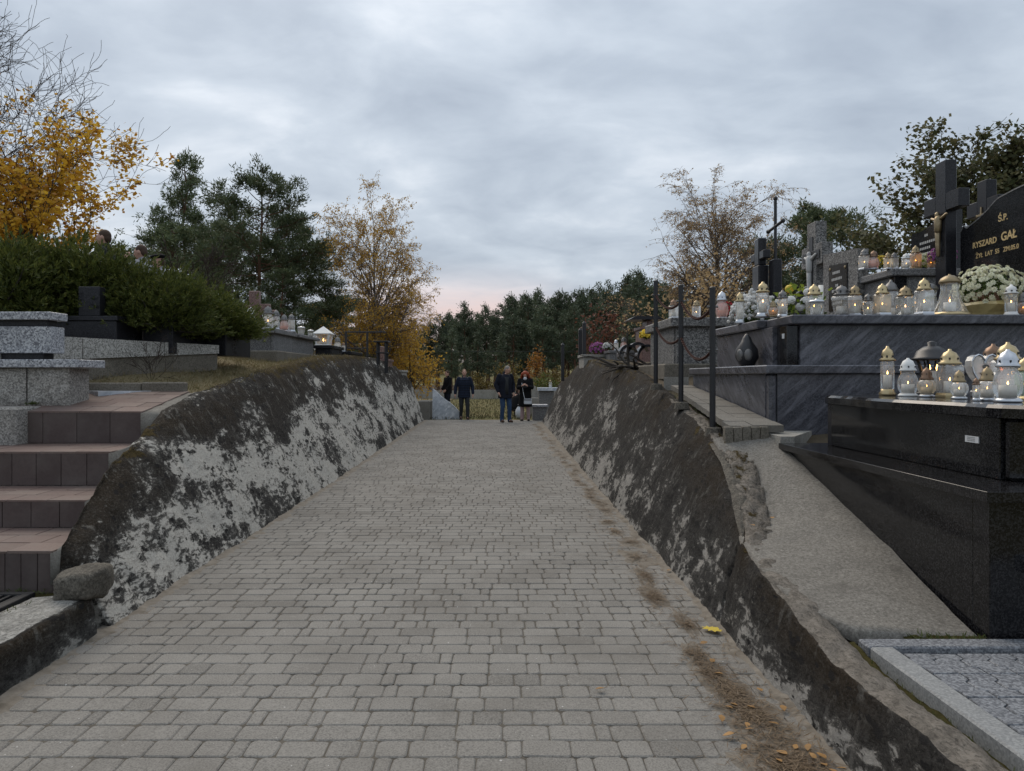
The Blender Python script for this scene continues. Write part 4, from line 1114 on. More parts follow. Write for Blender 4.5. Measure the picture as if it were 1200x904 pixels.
# ---- posts with chain on the crest of the right wall
PO = []
for (u, vb, vt, Y, lab) in ((835, 497, 338, 6.95, 'nearest black post on the right wall, beside the walkway step'), (798, 468, 335, 8.24, 'middle of the three black posts on the right wall'), (768.5, 447, 330, 9.4, 'farthest of the three black posts on the right wall')):
    X = X_at(u, Y) ; zb_ = Z_at(vb, Y) - .05; zt = Z_at(vt, Y)
    p = thing('post', lab, 'post', (X, Y, zb_), group='chain posts')
    MB(p.location).tube([(X, Y, zb_), (X, Y, zt)], .028, 14).build('pole', MATS['metal_black'], p, False)
    MB(p.location).lathe([(.030, zt - .01), (.030, zt + .006), (.02, zt + .014)], 14, (X, Y, 0)).build('cap', MATS['metal_black'], p)
    for h in (.36, .80): 
        MB(p.location).tube([(X - .05, Y, zb_ + .05 + (zt - zb_) * (1 - h) * 0 + (zt - zb_ - .2) * (.62 if h < .5 else .98)), (X + .05, Y, zb_ + .05 + (zt - zb_ - .2) * (.62 if h < .5 else .98))], .012, 6).build('chain_hook', MATS['pewter'], p)
    MB(p.location).lathe([(.09, zb_ - .06), (.07, zb_ + .012), (.035, zb_ + .022)], 9, (X + .01, Y, 0)).build('concrete_foot', MATS['rubble_concrete'], p)
    PO.append((X, Y, zb_, zt))
def chain(label, a, b, sag, link=.035):
    a = Vector(a); b = Vector(b); L = (b - a).length; n = int(L * 1.15 / (link * .8)); m = MB(a)
    for k in range(n):
        t_ = (k + .5) / n; p = a.lerp(b, t_); p.z -= sag * 4 * t_ * (1 - t_)
        d = (b - a).normalized(); d.z -= sag * 4 * (1 - 2 * t_) / L; d.normalize()
        s_ = d.cross(Vector((0, 0, 1))).normalized(); up = d.cross(s_); e = s_ if k % 2 else up
        pts = [p + d * (link * .62 * cos(q)) + e * (link * .36 * sin(q)) for q in np.linspace(0, 2 * pi, 9)]
        m.tube(pts, .006, 4, False)
    return tag(m.build('chain', MATS['iron_rust']), label, 'chain')
def hz(p, f): return p[2] + .05 + (p[3] - p[2] - .2) * f
chain('sagging rusty chain between the nearest and middle black posts', (PO[0][0], PO[0][1], hz(PO[0], .62)), (PO[1][0], PO[1][1], hz(PO[1], .62)), .16)
chain('sagging rusty chain between the middle and farthest black posts', (PO[1][0], PO[1][1], hz(PO[1], .62)), (PO[2][0], PO[2][1], hz(PO[2], .62)), .13)
chain('upper rusty chain hanging between the two nearer black posts', (PO[0][0], PO[0][1], hz(PO[0], .98)), (PO[1][0], PO[1][1], hz(PO[1], .98)), .15)
chain('upper rusty chain hanging between the two farther black posts', (PO[1][0], PO[1][1], hz(PO[1], .98)), (PO[2][0], PO[2][1], hz(PO[2], .98)), .12)
for (u, vt, vb, Y, lab) in ((657.5, 405, 443, 23.3, 'short black iron post at the far end of the right wall'), (678, 388, 425, 21.5, 'left of two black iron posts on the far hump'), (682.5, 380, 424, 21.0, 'right and taller of two black iron posts on the far hump')):
    X = X_at(u, Y) + .05; zb_ = Z_at(vb, Y) - .1; zt = Z_at(vt, Y)
    p = thing('iron_post', lab, 'post', (X, Y, zb_), group='far iron posts')
    MB(p.location).box(X - .05, Y - .05, zb_, X + .05, Y + .05, zt, .008).build('pole', MATS['metal_black'], p)
    MB(p.location).lathe([(.06, zt), (.06, zt + .02), (.008, zt + .09)], 8, (X, Y, 0)).build('tip', MATS['metal_black'], p)

# ================================================================== LEFT GRAVES BEYOND THE TURF
g1 = thing('grey_tomb', 'grey granite tomb beyond the dry grass with lit lanterns on it', 'tomb', (-4.4, 13.6, 2.0))
B(g1, 'front_panel', 'granite_grey', -5.6, 13.0, 1.9, -3.98, 13.06, 2.36, b=.003)
B(g1, 'side_panel', 'granite_grey', -3.975, 13.0, 1.9, -3.92, 14.2, 2.36, b=.003)
B(g1, 'side_panel', 'granite_grey', -3.975, 14.205, 1.9, -3.92, 15.8, 2.36, b=.003)
B(g1, 'core', 'granite_blackmatt', -5.6, 13.07, 1.9, -3.98, 15.8, 2.35, b=0)
B(g1, 'lid', 'granite_grey', -5.7, 12.9, 2.363, -3.85, 14.3, 2.45, b=.01); B(g1, 'lid', 'granite_grey', -5.7, 14.304, 2.363, -3.80, 15.9, 2.43, b=.01)
B(g1, 'footing', 'old_kerb', -5.8, 12.8, 1.85, -3.8, 15.9, 2.06, b=.02)
h1 = thing('red_cross', 'reddish granite cross and headstone behind the grey tomb lanterns', 'cross', (-4.75, 14.4, 2.4))
B(h1, 'headstone', 'granite_red', -4.62, 14.6, 2.43, -4.35, 14.75, 2.92, b=.02); B(h1, 'shaft', 'granite_red', -4.86, 14.5, 2.43, -4.66, 14.64, 3.28, b=.01)
for s in (-1, 1): B(h1, 'arm', 'granite_red', -4.76 + s * .102, 14.51, 2.85, -4.76 + s * .30, 14.63, 3.03, b=.01)
small_grave('low dark grave with the white house-shaped lantern', -3.95, -3.62, 16.1, 17.3, 2.1, 2.22, 'granite_blackmatt')
small_grave('dark slab grave at the crest with three small lanterns', -3.92, -3.5, 17.6, 19.0, 2.05, 2.14, 'granite_blackmatt')
small_grave('brown granite grave behind the black railing', -3.62, -3.2, 21.6, 22.6, 1.95, 2.05, 'granite_red', (-3.5, 21.7, 22.4, 2.5), 'granite_red')
small_grave('pale slab grave on the falling end of the left wall', -3.5, -3.05, 23.6, 25.0, 1.5, 1.75, 'pale_concrete')
rl = thing('railing', 'black metal railing on the crest of the left wall', 'railing', (-3.5, 19, 2.1))
m = MB(rl.location)
B(rl, 'top_rail', 'metal_black', -4.0, 19.45, 2.76, -2.93, 19.51, 2.80, b=.004); B(rl, 'lower_rail', 'metal_black', -4.0, 19.45, 2.34, -3.44, 19.50, 2.37, b=.004)
for x in (-3.44, -4.0): B(rl, 'post', 'metal_black', x, 19.44, 2.0, x + .05, 19.5, 2.76, b=.004)
sn = thing('metal_stand', 'small black metal frame stand at the end of the railing', 'stand', (-3.2, 20.2, 2.0))
for x in (-3.28, -3.06):
    for y in (20.1, 20.4): B(sn, 'leg', 'metal_black', x, y, 1.7, x + .045, y + .045, 2.54, b=.004)
B(sn, 'top', 'metal_black', -3.36, 20.05, 2.542, -2.96, 20.5, 2.58, b=.004); B(sn, 'shelf', 'metal_black', -3.30, 20.09, 2.24, -3.0, 20.46, 2.27, b=.004)

# far end of the path
ms = thing('marble_grave', 'white marble grave side with a sweeping curved edge at the end of the left wall', 'grave', (-2, 26.9, 0))
MB(ms.location).prism([(-2.36, .05), (-1.26, .05), (-1.30, .2), (-1.42, .40), (-1.62, .60), (-1.85, .76), (-2.05, .92), (-2.2, 1.08), (-2.34, 1.18)], 26.8, 26.95, 'y').build('side_slab', MATS['marble_white'], ms)
B(ms, 'plinth', 'slab_concrete', -2.85, 26.3, .0, -2.40, 27.6, .75, b=.03); B(ms, 'lid', 'marble_white', -3.0, 28.2, .50, -1.9, 30, .60); B(ms, 'core', 'granite_light', -2.9, 28.3, .0, -2.0, 29.9, .498)
rg = thing('grey_grave', 'grey slab grave with a small lantern at the end of the right wall', 'grave', (1.6, 26, 0))
B(rg, 'block', 'granite_grey', 1.22, 25.6, 0, 1.70, 26.3, .56); B(rg, 'block_top', 'granite_light', 1.18, 25.55, .563, 1.75, 26.35, .64)
B(rg, 'pedestal', 'granite_grey', 1.55, 27.6, 0, 2.1, 28.2, 1.08); B(rg, 'table_slab', 'marble_white', 1.6 - .1, 27.5, 1.083, 2.3, 28.3, 1.2)
B(rg, 'low_wall', 'pale_concrete', 1.2, 29.0, 0, 2.6, 29.3, .78)
fw = thing('boundary_wall', 'low pale concrete wall across the far side of the meadow', 'wall', (0, 53, 0))
for k in range(-6, 7):
    x = k * 2.6; B(fw, 'panel', 'pale_concrete', x + .17, 53.0, -.1, x + 2.43, 53.18, .62 + .06 * (k % 2)); B(fw, 'pier', 'pale_concrete', x - .16, 52.93, -.1, x + .16, 53.25, .92)
tag(MB((0, 46, 3)).tube([(-16 + k * 1.6, 46, 3.30 - .12 * (1 - ((k - 10) / 10) ** 2)) for k in range(21)], .011, 5).build('overhead_cable', MATS['metal_black']), 'thin overhead cable crossing in front of the far forest', 'cable')

# ================================================================== GRAVE LANTERNS
LBASE = {}
def lantern_proto(kind, glass, capm, basem, lit=True, candle=True):
    """one metre tall; copies are scaled to size"""
    key = (kind, glass, capm, basem, lit)
    if key in LBASE: return LBASE[key]
    O = bpy.data.objects.new('grave_lantern', None)
    parts = []
    def P(name, m, mat, smooth=True, par=None):
        o = link_mesh(name, m.mesh(name), MATS[mat], par or O, smooth); return o
    n = 14; ph = 0
    if kind == 'slim': body = [(.16, .13), (.175, .15), (.175, .66), (.15, .70)]; base = [(.20, 0), (.21, .04), (.17, .09), (.165, .13)]; cap = [(.19, .70), (.20, .73), (.14, .76), (.15, .82), (.12, .91), (.05, .955), (.03, 1.0)]; cr_ = .10
    elif kind == 'square': n = 4; ph = pi / 4; body = [(.30, .10), (.31, .13), (.31, .64), (.27, .68)]; base = [(.32, 0), (.32, .05), (.29, .10)]; cap = [(.255, .68), (.26, .71), (.205, .745), (.20, .83), (.14, .92), (.05, .96), (.035, 1.0)]; cr_ = .13
    elif kind == 'squat': body = [(.26, .10), (.38, .22), (.42, .36), (.38, .50), (.28, .58)]; base = [(.36, 0), (.36, .06), (.26, .10)]; cap = [(.30, .58), (.31, .62), (.24, .68), (.23, .80), (.15, .92), (.05, .97), (.03, 1.0)]; cr_ = .24
    elif kind == 'round': body = [(.22, .08), (.30, .20), (.32, .34), (.28, .50), (.20, .60), (.22, .66)]; base = [(.29, 0), (.30, .03), (.24, .08)]; cap = [(.25, .66), (.26, .69), (.22, .72), (.22, .80), (.15, .92), (.05, .97), (.04, 1.0)]; cr_ = .19
    elif kind == 'hex': n = 6; body = [(.20, .10), (.27, .52), (.26, .62), (.20, .68)]; base = [(.26, 0), (.26, .05), (.20, .10)]; cap = [(.22, .68), (.23, .71), (.16, .75), (.18, .83), (.11, .94), (.04, .97), (.03, 1.0)]; cr_ = .13
    elif kind == 'bell': body = [(.40, .10), (.36, .18), (.25, .40), (.20, .62), (.21, .78)]; base = [(.46, 0), (.48, .05), (.40, .10)]; cap = [(.24, .78), (.25, .82), (.20, .90), (.10, .96), (.03, .975), (.03, 1.0)]; cr_ = .14
    elif kind == 'cup': body = [(.30, .02), (.42, .5), (.44, .74)]; base = [(.30, 0), (.30, .02)]; cap = [(.46, .74), (.46, .84), (.38, .90), (.12, .92), (.08, 1.0)]; cr_ = .22
    elif kind == 'vase': body = [(.16, .05), (.30, .18), (.34, .34), (.26, .56), (.17, .70)]; base = [(.22, 0), (.22, .05)]; cap = [(.18, .70), (.17, .76), (.11, .88), (.04, .95), (.02, 1.0)]; cr_ = .1
    P('glass_body', MB().lathe(body, n, ph=ph, cap=False), glass, n > 6)
    P('base', MB().lathe(base, n, ph=ph), basem, n > 6)
    c = P('cap', MB().lathe(cap, max(n, 10) if n != 4 else 12), capm)
    rr = cap[1][0] * .55
    for q in range(6):
        an = 2 * pi * q / 6; m = MB(); m.box(cap[3][0] * .97 * cos(an) - .018, cap[3][0] * .97 * sin(an) - .018, cap[3][1] - .05, cap[3][0] * .97 * cos(an) + .018, cap[3][0] * .97 * sin(an) + .018, cap[3][1] - .01); P('vent', m, 'soot_black', False, c)
    if candle:
        b0 = body[0][1]; ch = b0 + .24 + .05 * (kind == 'slim')
        if kind == 'cup': ch = .5
        P('candle', MB().lathe([(cr_, b0 - .01 if b0 > .03 else .03), (cr_, ch), (cr_ * .6, ch - .02)], 12), 'wax_white')
        if lit: P('flame', MB().lathe([(.007, ch + .01), (.019, ch + .03), (.015, ch + .05), (.003, ch + .08)], 8), 'flame')
    LBASE[key] = O
    return O
USED = set(); LN = 0
def lantern(u, hpx, Y, zs, kind, glass, capm, basem, label, lit=True, group=None, wide=1.0):
    global LN
    LN += 1
    if glass == 'glass_frost': glass = ('glass_warm', 'glass_frost', 'glass_clear', 'glass_warm', 'glass_green', 'glass_frost', 'glass_clear')[LN % 7] if lit else ('glass_frost', 'glass_clear', 'glass_rose', 'glass_frost')[LN % 4]
    if capm == 'brass' and LN % 3 == 0: capm = 'copper'
    pr_ = lantern_proto(kind, glass, capm, basem, lit); k = id(pr_)
    o = pr_ if k not in USED else dup(pr_); 
    if k not in USED: COL.objects.link(o); USED.add(k)
    h = hpx * Y / F; wide *= {'slim': .76, 'squat': .70, 'round': .80, 'square': .84, 'hex': .9}.get(kind, 1); o.location = (X_at(u, Y), Y, zs + .001); o.rotation_euler = (0, 0, R.uniform(-.3, .3)); o.scale = (h * wide, h * wide, h)
    return tag(o, label, 'lantern', group)
ZN, Z2, Z3, Z4 = 1.45, 2.215, 3.04, 2.50
NG = 'lanterns on the near black tomb'
lantern(1040, 58, 5.95, ZN, 'slim', 'glass_clear', 'gold', 'gold', 'slim lit lantern with shiny gold cap and foot, leftmost on the black tomb', group=NG)
lantern(1064, 45, 5.7, ZN, 'round', 'glass_frost', 'white_paint', 'white_paint', 'white lit lantern with white cap next to the slim gold one on the black tomb', group=NG)
lantern(1086, 35, 5.5, ZN, 'squat', 'glass_frost', 'brass', 'silver', 'small squat brass-capped lantern in front of the black metal lantern', group=NG)
lantern(1113, 57, 5.35, ZN, 'square', 'glass_clear', 'gold', 'gold', 'tall square glass lantern with gold dome on the black tomb', group=NG)
lantern(1124, 34, 5.0, ZN, 'squat', 'glass_frost', 'brass', 'silver', 'squat brass-capped lantern right of the tall square gold one', group=NG)
lantern(1164, 62, 5.6, ZN, 'square', 'glass_frost', 'brass', 'brass', 'tall lantern with dull brown dome behind the glass heart', False, group=NG)
lantern(1181, 66, 5.15, ZN, 'square', 'glass_clear', 'gold', 'silver', 'tall glass lantern with gold dome behind the silver-capped one', False, group=NG)
lantern(1157, 40, 4.65, ZN, 'squat', 'glass_frost', 'brass', 'silver', 'glowing squat brass-capped lantern below the glass heart', group=NG)
lantern(1144, 27, 4.62, ZN, 'slim', 'glass_frost', 'brass', 'silver', 'tiny thin candle glass beside the glowing squat lantern', group=NG, wide=1.1)
lantern(1181, 62, 4.4, ZN, 'round', 'glass_clear', 'silver', 'silver', 'large rounded clear glass lantern with silver cap, frontmost on the black tomb', group=NG)
lantern(1201, 50, 4.75, ZN, 'hex', 'glass_frost', 'gold', 'gold', 'pale lantern cut by the right edge of the picture on the black tomb', group=NG)
# black metal lantern with ribs
bl = thing('grave_lantern', 'large black metal lantern with curved ribs and dome roof', 'lantern', (X_at(1092, 6.0), 6.0, ZN), group=NG)
x, y = bl.location.x, bl.location.y
MB(bl.location).lathe([(.13, ZN), (.13, ZN + .025), (.10, ZN + .04)], 16, (x, y, 0)).build('base', MATS['soot_black'], bl, True)
for q in range(8):
    an = 2 * pi * q / 8; MB(bl.location).tube([(x + r_ * cos(an), y + r_ * sin(an), z) for r_, z in ((.115, ZN + .03), (.085, ZN + .11), (.075, ZN + .17), (.10, ZN + .26), (.115, ZN + .29))], .009, 5).build('rib', MATS['soot_black'], bl)
MB(bl.location).lathe([(.145, ZN + .285), (.15, ZN + .30), (.13, ZN + .31), (.11, ZN + .36), (.06, ZN + .395), (.03, ZN + .40), (.035, ZN + .43), (.01, ZN + .44)], 16, (x, y, 0)).build('roof', MATS['soot_black'], bl, True)
MB(bl.location).lathe([(.05, ZN + .04), (.05, ZN + .20), (.03, ZN + .20)], 12, (x, y, 0)).build('candle', MATS['wax_white'], bl, True)
for s in (-.03, .03): MB(bl.location).lathe([(.003, ZN + .20), (.010, ZN + .22), (.002, ZN + .25)], 8, (x + s, y - .02, 0)).build('flame', MATS['flame'], bl)
# glass heart
hg = thing('grave_lantern', 'heart-shaped clear glass lantern with dark scroll ornament', 'lantern', (X_at(1150, 5.5), 5.5, ZN), group=NG)
x, y = hg.location.x, hg.location.y
oh = [(x + .0062 * 16 * sin(a) ** 3 * 1.0, ZN + .20 + .0095 * (13 * cos(a) - 5 * cos(2 * a) - 2 * cos(3 * a) - cos(4 * a))) for a in np.linspace(0, 2 * pi, 28)[:-1]]
MB(hg.location).prism(oh, y - .04, y + .04, 'y').build('glass_heart', MATS['glass_frost'], hg)
MB(hg.location).tube([(p, y - .045, q) for p, q in oh + oh[:1]], .008, 5, False).build('rim', MATS['silver'], hg)
for s in (-1, 1): MB(hg.location).tube([(x + s * (.015 + .035 * a * cos(a * 5)), y - .05, ZN + .2 + .05 * a * sin(a * 5) + .02) for a in np.linspace(0, 1.1, 14)], .006, 5).build('scroll', MATS['pewter'], hg)
MB(hg.location).box(x - .06, y - .05, ZN, x + .06, y + .05, ZN + .05, .01).build('base', MATS['silver'], hg)

SG = 'lanterns on the streaked tomb'
lantern(867, 37, 8.6, Z2, 'slim', 'glass_frost', 'gold', 'silver', 'slim gold-capped lantern in front of the white flower basket, leftmost on the streaked tomb', False, SG)
lantern(894, 42, 7.7, Z2, 'slim', 'glass_frost', 'gold', 'silver', 'tall slim lit lantern with gold cap against the white flower basket', True, SG, 1.25)
lantern(906, 19, 7.6, Z2, 'squat', 'glass_amber', 'brass', 'brass', 'very small squat amber lantern by the white flower basket', True, SG)
lantern(917, 32, 7.7, Z2, 'slim', 'glass_frost', 'pewter', 'silver', 'lit lantern with a blue-grey cap between the two bouquets', True, SG, 1.35)
lantern(954, 41, 7.9, Z2, 'square', 'glass_clear', 'gold', 'soot_black', 'gold-topped lantern in a dark frame beside the green bouquet', True, SG, .95)
lantern(957, 20, 7.45, Z2, 'cup', 'glass_frost', 'silver', 'silver', 'small white candle cup at the lid corner of the streaked tomb', False, SG)
lantern(986, 38, 7.7, Z2, 'hex', 'glass_clear', 'pewter', 'soot_black', 'black lantern with a silvery figure in front of the plaque stone', False, SG, 1.25)
lantern(1002, 37, 7.6, Z2, 'hex', 'glass_frost', 'brass', 'silver', 'six-sided lit lantern with brass cap right of the black one', True, SG)
lantern(1017, 27, 7.6, Z2, 'hex', 'glass_frost', 'pewter', 'silver', 'small lit lantern with a grey cap on the streaked tomb', True, SG)
lantern(1034, 38, 7.5, Z2, 'square', 'glass_frost', 'gold', 'silver', 'bright lit lantern with a gold lid in front of a grey vase', True, SG, .95)
lantern(1044, 47, 8.0, Z2, 'vase', 'glass_clear', 'pewter', 'silver', 'unlit clear vase-shaped lantern with dark cap behind the bright gold one', False, SG)
lantern(1061, 38, 7.8, Z2, 'square', 'glass_frost', 'brass', 'silver', 'broad lantern with a flat brass lid and red side', True, SG, 1.1)
lantern(1083, 44, 7.45, Z2, 'square', 'glass_clear', 'gold', 'silver', 'clear square lit lantern with a gold cap left of the bell-shaped one', True, SG, .9)
lantern(1087, 46, 8.2, Z2, 'bell', 'glass_clear', 'pewter', 'pewter', 'wide dark-roofed lantern behind the clear square one', False, SG, 1.0)
lantern(1113, 50, 7.6, Z2, 'bell', 'glass_clear', 'brass', 'gold', 'bell-shaped lit lantern with gilded filigree by the cream flowers', True, SG, .95)
lantern(1185, 37, 7.5, Z2, 'slim', 'glass_frost', 'white_paint', 'white_paint', 'lit lantern with a white cap right of the cream flowers', True, SG, 1.4)
lantern(1199, 29, 7.6, Z2, 'squat', 'glass_amber', 'pewter', 'silver', 'squat lantern cut by the right picture edge on the streaked tomb', True, SG)
# black penguin-like vase lantern on the ledge
pv = thing('grave_lantern', 'black teardrop lantern with two oval panes on the tomb ledge', 'lantern', (2.72, 8.1, 1.713), group=SG)
x, y, z = pv.location; h = .36
m = MB(pv.location); m.lathe([(.07, z), (.09, z + .03), (.125, z + .10), (.115, z + .19), (.06, z + .27), (.045, z + .31), (.02, z + .35), (.004, z + h)], 16, (x, y, 0)); m.build('body', MATS['soot_black'], pv, True)
for dx, dy in ((-.095, -.055), (-.02, -.11)):
    Mz = Matrix.Rotation(math.atan2(dx, -dy) * -1, 3, 'Z')
    m = MB(pv.location); m.ell((x + dx, y + dy, z + .125), (.045, .018, .065), 12, 8, Matrix.Rotation(math.atan2(-dx, -dy) * -1, 3, 'Z')); m.build('oval_pane', MATS['pewter'], pv, True)

TG = 'lanterns on the upper grey tomb'
for a in ((1013, 25, 10.0, 'square', 'glass_frost', 'pewter', 'silver', 'lit square lantern with grey cap, leftmost on the upper grey tomb', True, 1.0),
          (1024, 22, 9.95, 'round', 'glass_frost', 'brass', 'silver', 'frosted round lantern next to the leftmost on the upper grey tomb', False, 1.1),
          (1040.5, 20, 9.95, 'square', 'glass_frost', 'brass', 'silver', 'left one of two touching lanterns on the upper grey tomb', True, .9),
          (1048, 20, 9.95, 'square', 'glass_frost', 'pewter', 'silver', 'right one of two touching lanterns on the upper grey tomb', False, .9),
          (1062, 19, 9.95, 'round', 'glass_frost', 'white_paint', 'silver', 'low lit lantern with a white cap on the upper grey tomb', True, 1.2),
          (1073, 28, 9.95, 'square', 'glass_amber', 'brass', 'brass', 'tall amber lit lantern on the upper grey tomb', True, .85),
          (1091, 21, 9.95, 'square', 'glass_amber', 'brass', 'silver', 'small amber lantern at the right end of the upper grey tomb', True, .9)):
    lantern(a[0], a[1], a[2], Z3, a[3], a[4], a[5], a[6], a[7], a[8], TG, a[9])
CG = 'lanterns on the chip granite tomb'
lantern(789.5, 23, 11.5, Z4, 'square', 'glass_frost', 'brass', 'silver', 'white lantern between the two farther posts on the chip granite tomb', False, CG)
lantern(816, 22, 11.5, Z4, 'square', 'glass_frost', 'brass', 'silver', 'lit lantern between the two nearer posts on the chip granite tomb', True, CG)
lantern(846, 33, 11.6, Z4, 'round', 'glass_frost', 'silver', 'silver', 'tall pale lantern just right of the nearest post on the chip granite tomb', False, CG, .9)
LG = 'lanterns on the left grey tomb'
ZL = 2.452
lantern(294, 26, 13.3, ZL, 'round', 'glass_frost', 'white_paint', 'silver', 'white-capped lantern half behind the juniper tip', True, LG)
lantern(314, 27, 13.2, ZL, 'round', 'glass_frost', 'pewter', 'silver', 'brightly glowing round lantern with dark cap on the left grey tomb', True, LG)
lantern(323.5, 24, 13.6, ZL, 'slim', 'glass_frost', 'pewter', 'silver', 'slim dark-capped lantern right behind the glowing round one', False, LG, 1.3)
lantern(333, 20, 13.9, ZL, 'round', 'glass_frost', 'pewter', 'silver', 'third dark-capped lantern along the left grey tomb', False, LG)
lantern(341.5, 21, 14.1, ZL, 'slim', 'glass_frost', 'pewter', 'silver', 'last tall dark-capped lantern along the left grey tomb', False, LG, 1.5)
lantern(353, 10, 14.6, 2.432, 'cup', 'glass_frost', 'silver', 'silver', 'low silver-lidded candle jar on the left grey tomb', False, LG)
lantern(364, 8, 15.2, 2.432, 'cup', 'glass_frost', 'silver', 'silver', 'second low candle jar at the far end of the left grey tomb', False, LG)
lantern(387, 13, 16.9, 2.292, 'slim', 'glass_frost', 'brass', 'silver', 'small pale candle right behind the white house lantern', False, None, 1.3)
lantern(395.5, 18, 18.2, 2.212, 'round', 'glass_frost', 'pewter', 'silver', 'dark-capped lantern on the crest slab left of the railing', False)
lantern(402.5, 11, 18.2, 2.212, 'slim', 'glass_frost', 'brass', 'silver', 'smallest pale candle on the crest slab near the railing', False, None, 1.5)
lantern(645, 9, 27.8, 1.2, 'slim', 'glass_frost', 'brass', 'silver', 'small lantern on the white table slab at the right path end', False, None, 1.5)
lantern(731, 16, 18.9, 2.27, 'round', 'glass_frost', 'pewter', 'silver', 'dark-capped pale lantern on the far hump grave', False)
lantern(722, 13, 18.9, 2.27, 'square', 'glass_frost', 'silver', 'silver', 'pale square lantern on the far hump grave', False)
hl = thing('house_lantern', 'white house-shaped lantern with peaked roof on the left bank', 'lantern', (X_at(379, 16.5), 16.5, 2.292))
x, y, z = hl.location; s = .30
for sx in (-1, 1):
    for sy in (-1, 1): MB(hl.location).loft([[(x + sx * .12 + q, y + sy * .12 + r_, z + .02) for q, r_ in ((-.02, -.02), (.02, -.02), (.02, .02), (-.02, .02))], [(x + sx * .16 + q, y + sy * .16 + r_, z + .25) for q, r_ in ((-.02, -.02), (.02, -.02), (.02, .02), (-.02, .02))]]).build('corner_post', MATS['white_paint'], hl)
MB(hl.location).box(x - .15, y - .15, z, x + .15, y + .15, z + .025, .005).build('floor', MATS['white_paint'], hl)
MB(hl.location).lathe([(.27, z + .25), (.275, z + .27), (.06, z + .40), (.03, z + .42), (.01, z + .43)], 4, (x, y, 0), pi / 4).build('roof', MATS['white_paint'], hl)
MB(hl.location).box(x - .11, y - .11, z + .03, x + .11, y + .11, z + .24).build('glass_box', MATS['glass_frost'], hl)
MB(hl.location).lathe([(.05, z + .03), (.05, z + .1), (.03, z + .1)], 10, (x, y, 0)).build('candle', MATS['wax_white'], hl)
MB(hl.location).lathe([(.004, z + .1), (.014, z + .13), (.002, z + .17)], 8, (x, y, 0)).build('flame', MATS['flame'], hl)
# ================================================================== PLANTS
def leaf_quads(C, D, Nn, L, W):
    """one leaf per centre: tip direction D, normal Nn, length L, width W (arrays)"""
    S = np.cross(D, Nn); S /= np.linalg.norm(S, axis=1, keepdims=True) + 1e-9
    L = np.asarray(L).reshape(-1, 1); W = np.asarray(W).reshape(-1, 1)
    V = np.stack([C, C + D * L * .5 + S * W * .5, C + D * L, C + D * L * .5 - S * W * .5], 1).reshape(-1, 3)
    Fq = np.arange(len(V)).reshape(-1, 4)
    return V, Fq
def unit(n, rng=NR):
    a = rng.normal(size=(n, 3)); return a / (np.linalg.norm(a, axis=1, keepdims=True) + 1e-9)
def tubes_mesh(lines, n=5):
    """lines: list of (pts, radii) -> quad arrays"""
    VV, FF = [], []; i0 = 0
    an = np.arange(n) * 2 * pi / n; ca, sa = np.cos(an)[:, None], np.sin(an)[:, None]
    for pts, rad in lines:
        P = np.asarray(pts, float); d = np.gradient(P, axis=0); d /= np.linalg.norm(d, axis=1, keepdims=True) + 1e-9
        ref = np.where(np.abs(d[:, 2:3]) < .9, np.array([[0, 0, 1.]]), np.array([[1., 0, 0]]))
        a = np.cross(d, ref); a /= np.linalg.norm(a, axis=1, keepdims=True) + 1e-9; b = np.cross(d, a)
        m = len(P)
        for k in range(m): VV.append(P[k] + (a[k] * ca + b[k] * sa) * rad[k])
        idx = np.arange(n); nxt = (idx + 1) % n
        for k in range(m - 1):
            o = i0 + k * n; FF.append(np.stack([o + idx, o + nxt, o + n + nxt, o + n + idx], 1))
        i0 += m * n
    return np.concatenate(VV), np.concatenate(FF)

def grow(rng, p, d, L, r, lvl, maxl, lines, tips, par):
    nseg = par['seg'][lvl]; P = [np.array(p)]; dd = np.array(d, float)
    for k in range(nseg):
        dd = dd + rng.normal(size=3) * par['wig'][lvl]; dd[2] += par['grav'][lvl]; dd /= np.linalg.norm(dd)
        P.append(P[-1] + dd * L / nseg)
    rad = [max(par['rmin'], r * (1 - .75 * k / nseg)) for k in range(nseg + 1)]
    lines[min(lvl, len(lines) - 1)].append((P, rad))
    if lvl == maxl:
        tips.append((P, dd)); return
    nb = par['nb'][lvl]
    for q in range(nb):
        t_ = rng.uniform(par['t0'][lvl], 1.0) if q < nb - 1 else 1.0
        f = t_ * nseg; k = min(int(f), nseg - 1); base = P[k] + (P[k + 1] - P[k]) * (f - k)
        ax = P[k + 1] - P[k]; ax /= np.linalg.norm(ax)
        rv = rng.normal(size=3); rv -= ax * rv.dot(ax); rv /= np.linalg.norm(rv) + 1e-9
        ang = par['ang'][lvl] * rng.uniform(.6, 1.3) * (1 if q < nb - 1 else .4)
        nd = ax * cos(ang) + rv * sin(ang)
        grow(rng, base, nd, L * par['len'][lvl] * rng.uniform(.7, 1.2) * (1 - .35 * t_ * par.get('taper', 0)), max(par['rmin'], rad[k] * .6), lvl + 1, maxl, lines, tips, par)

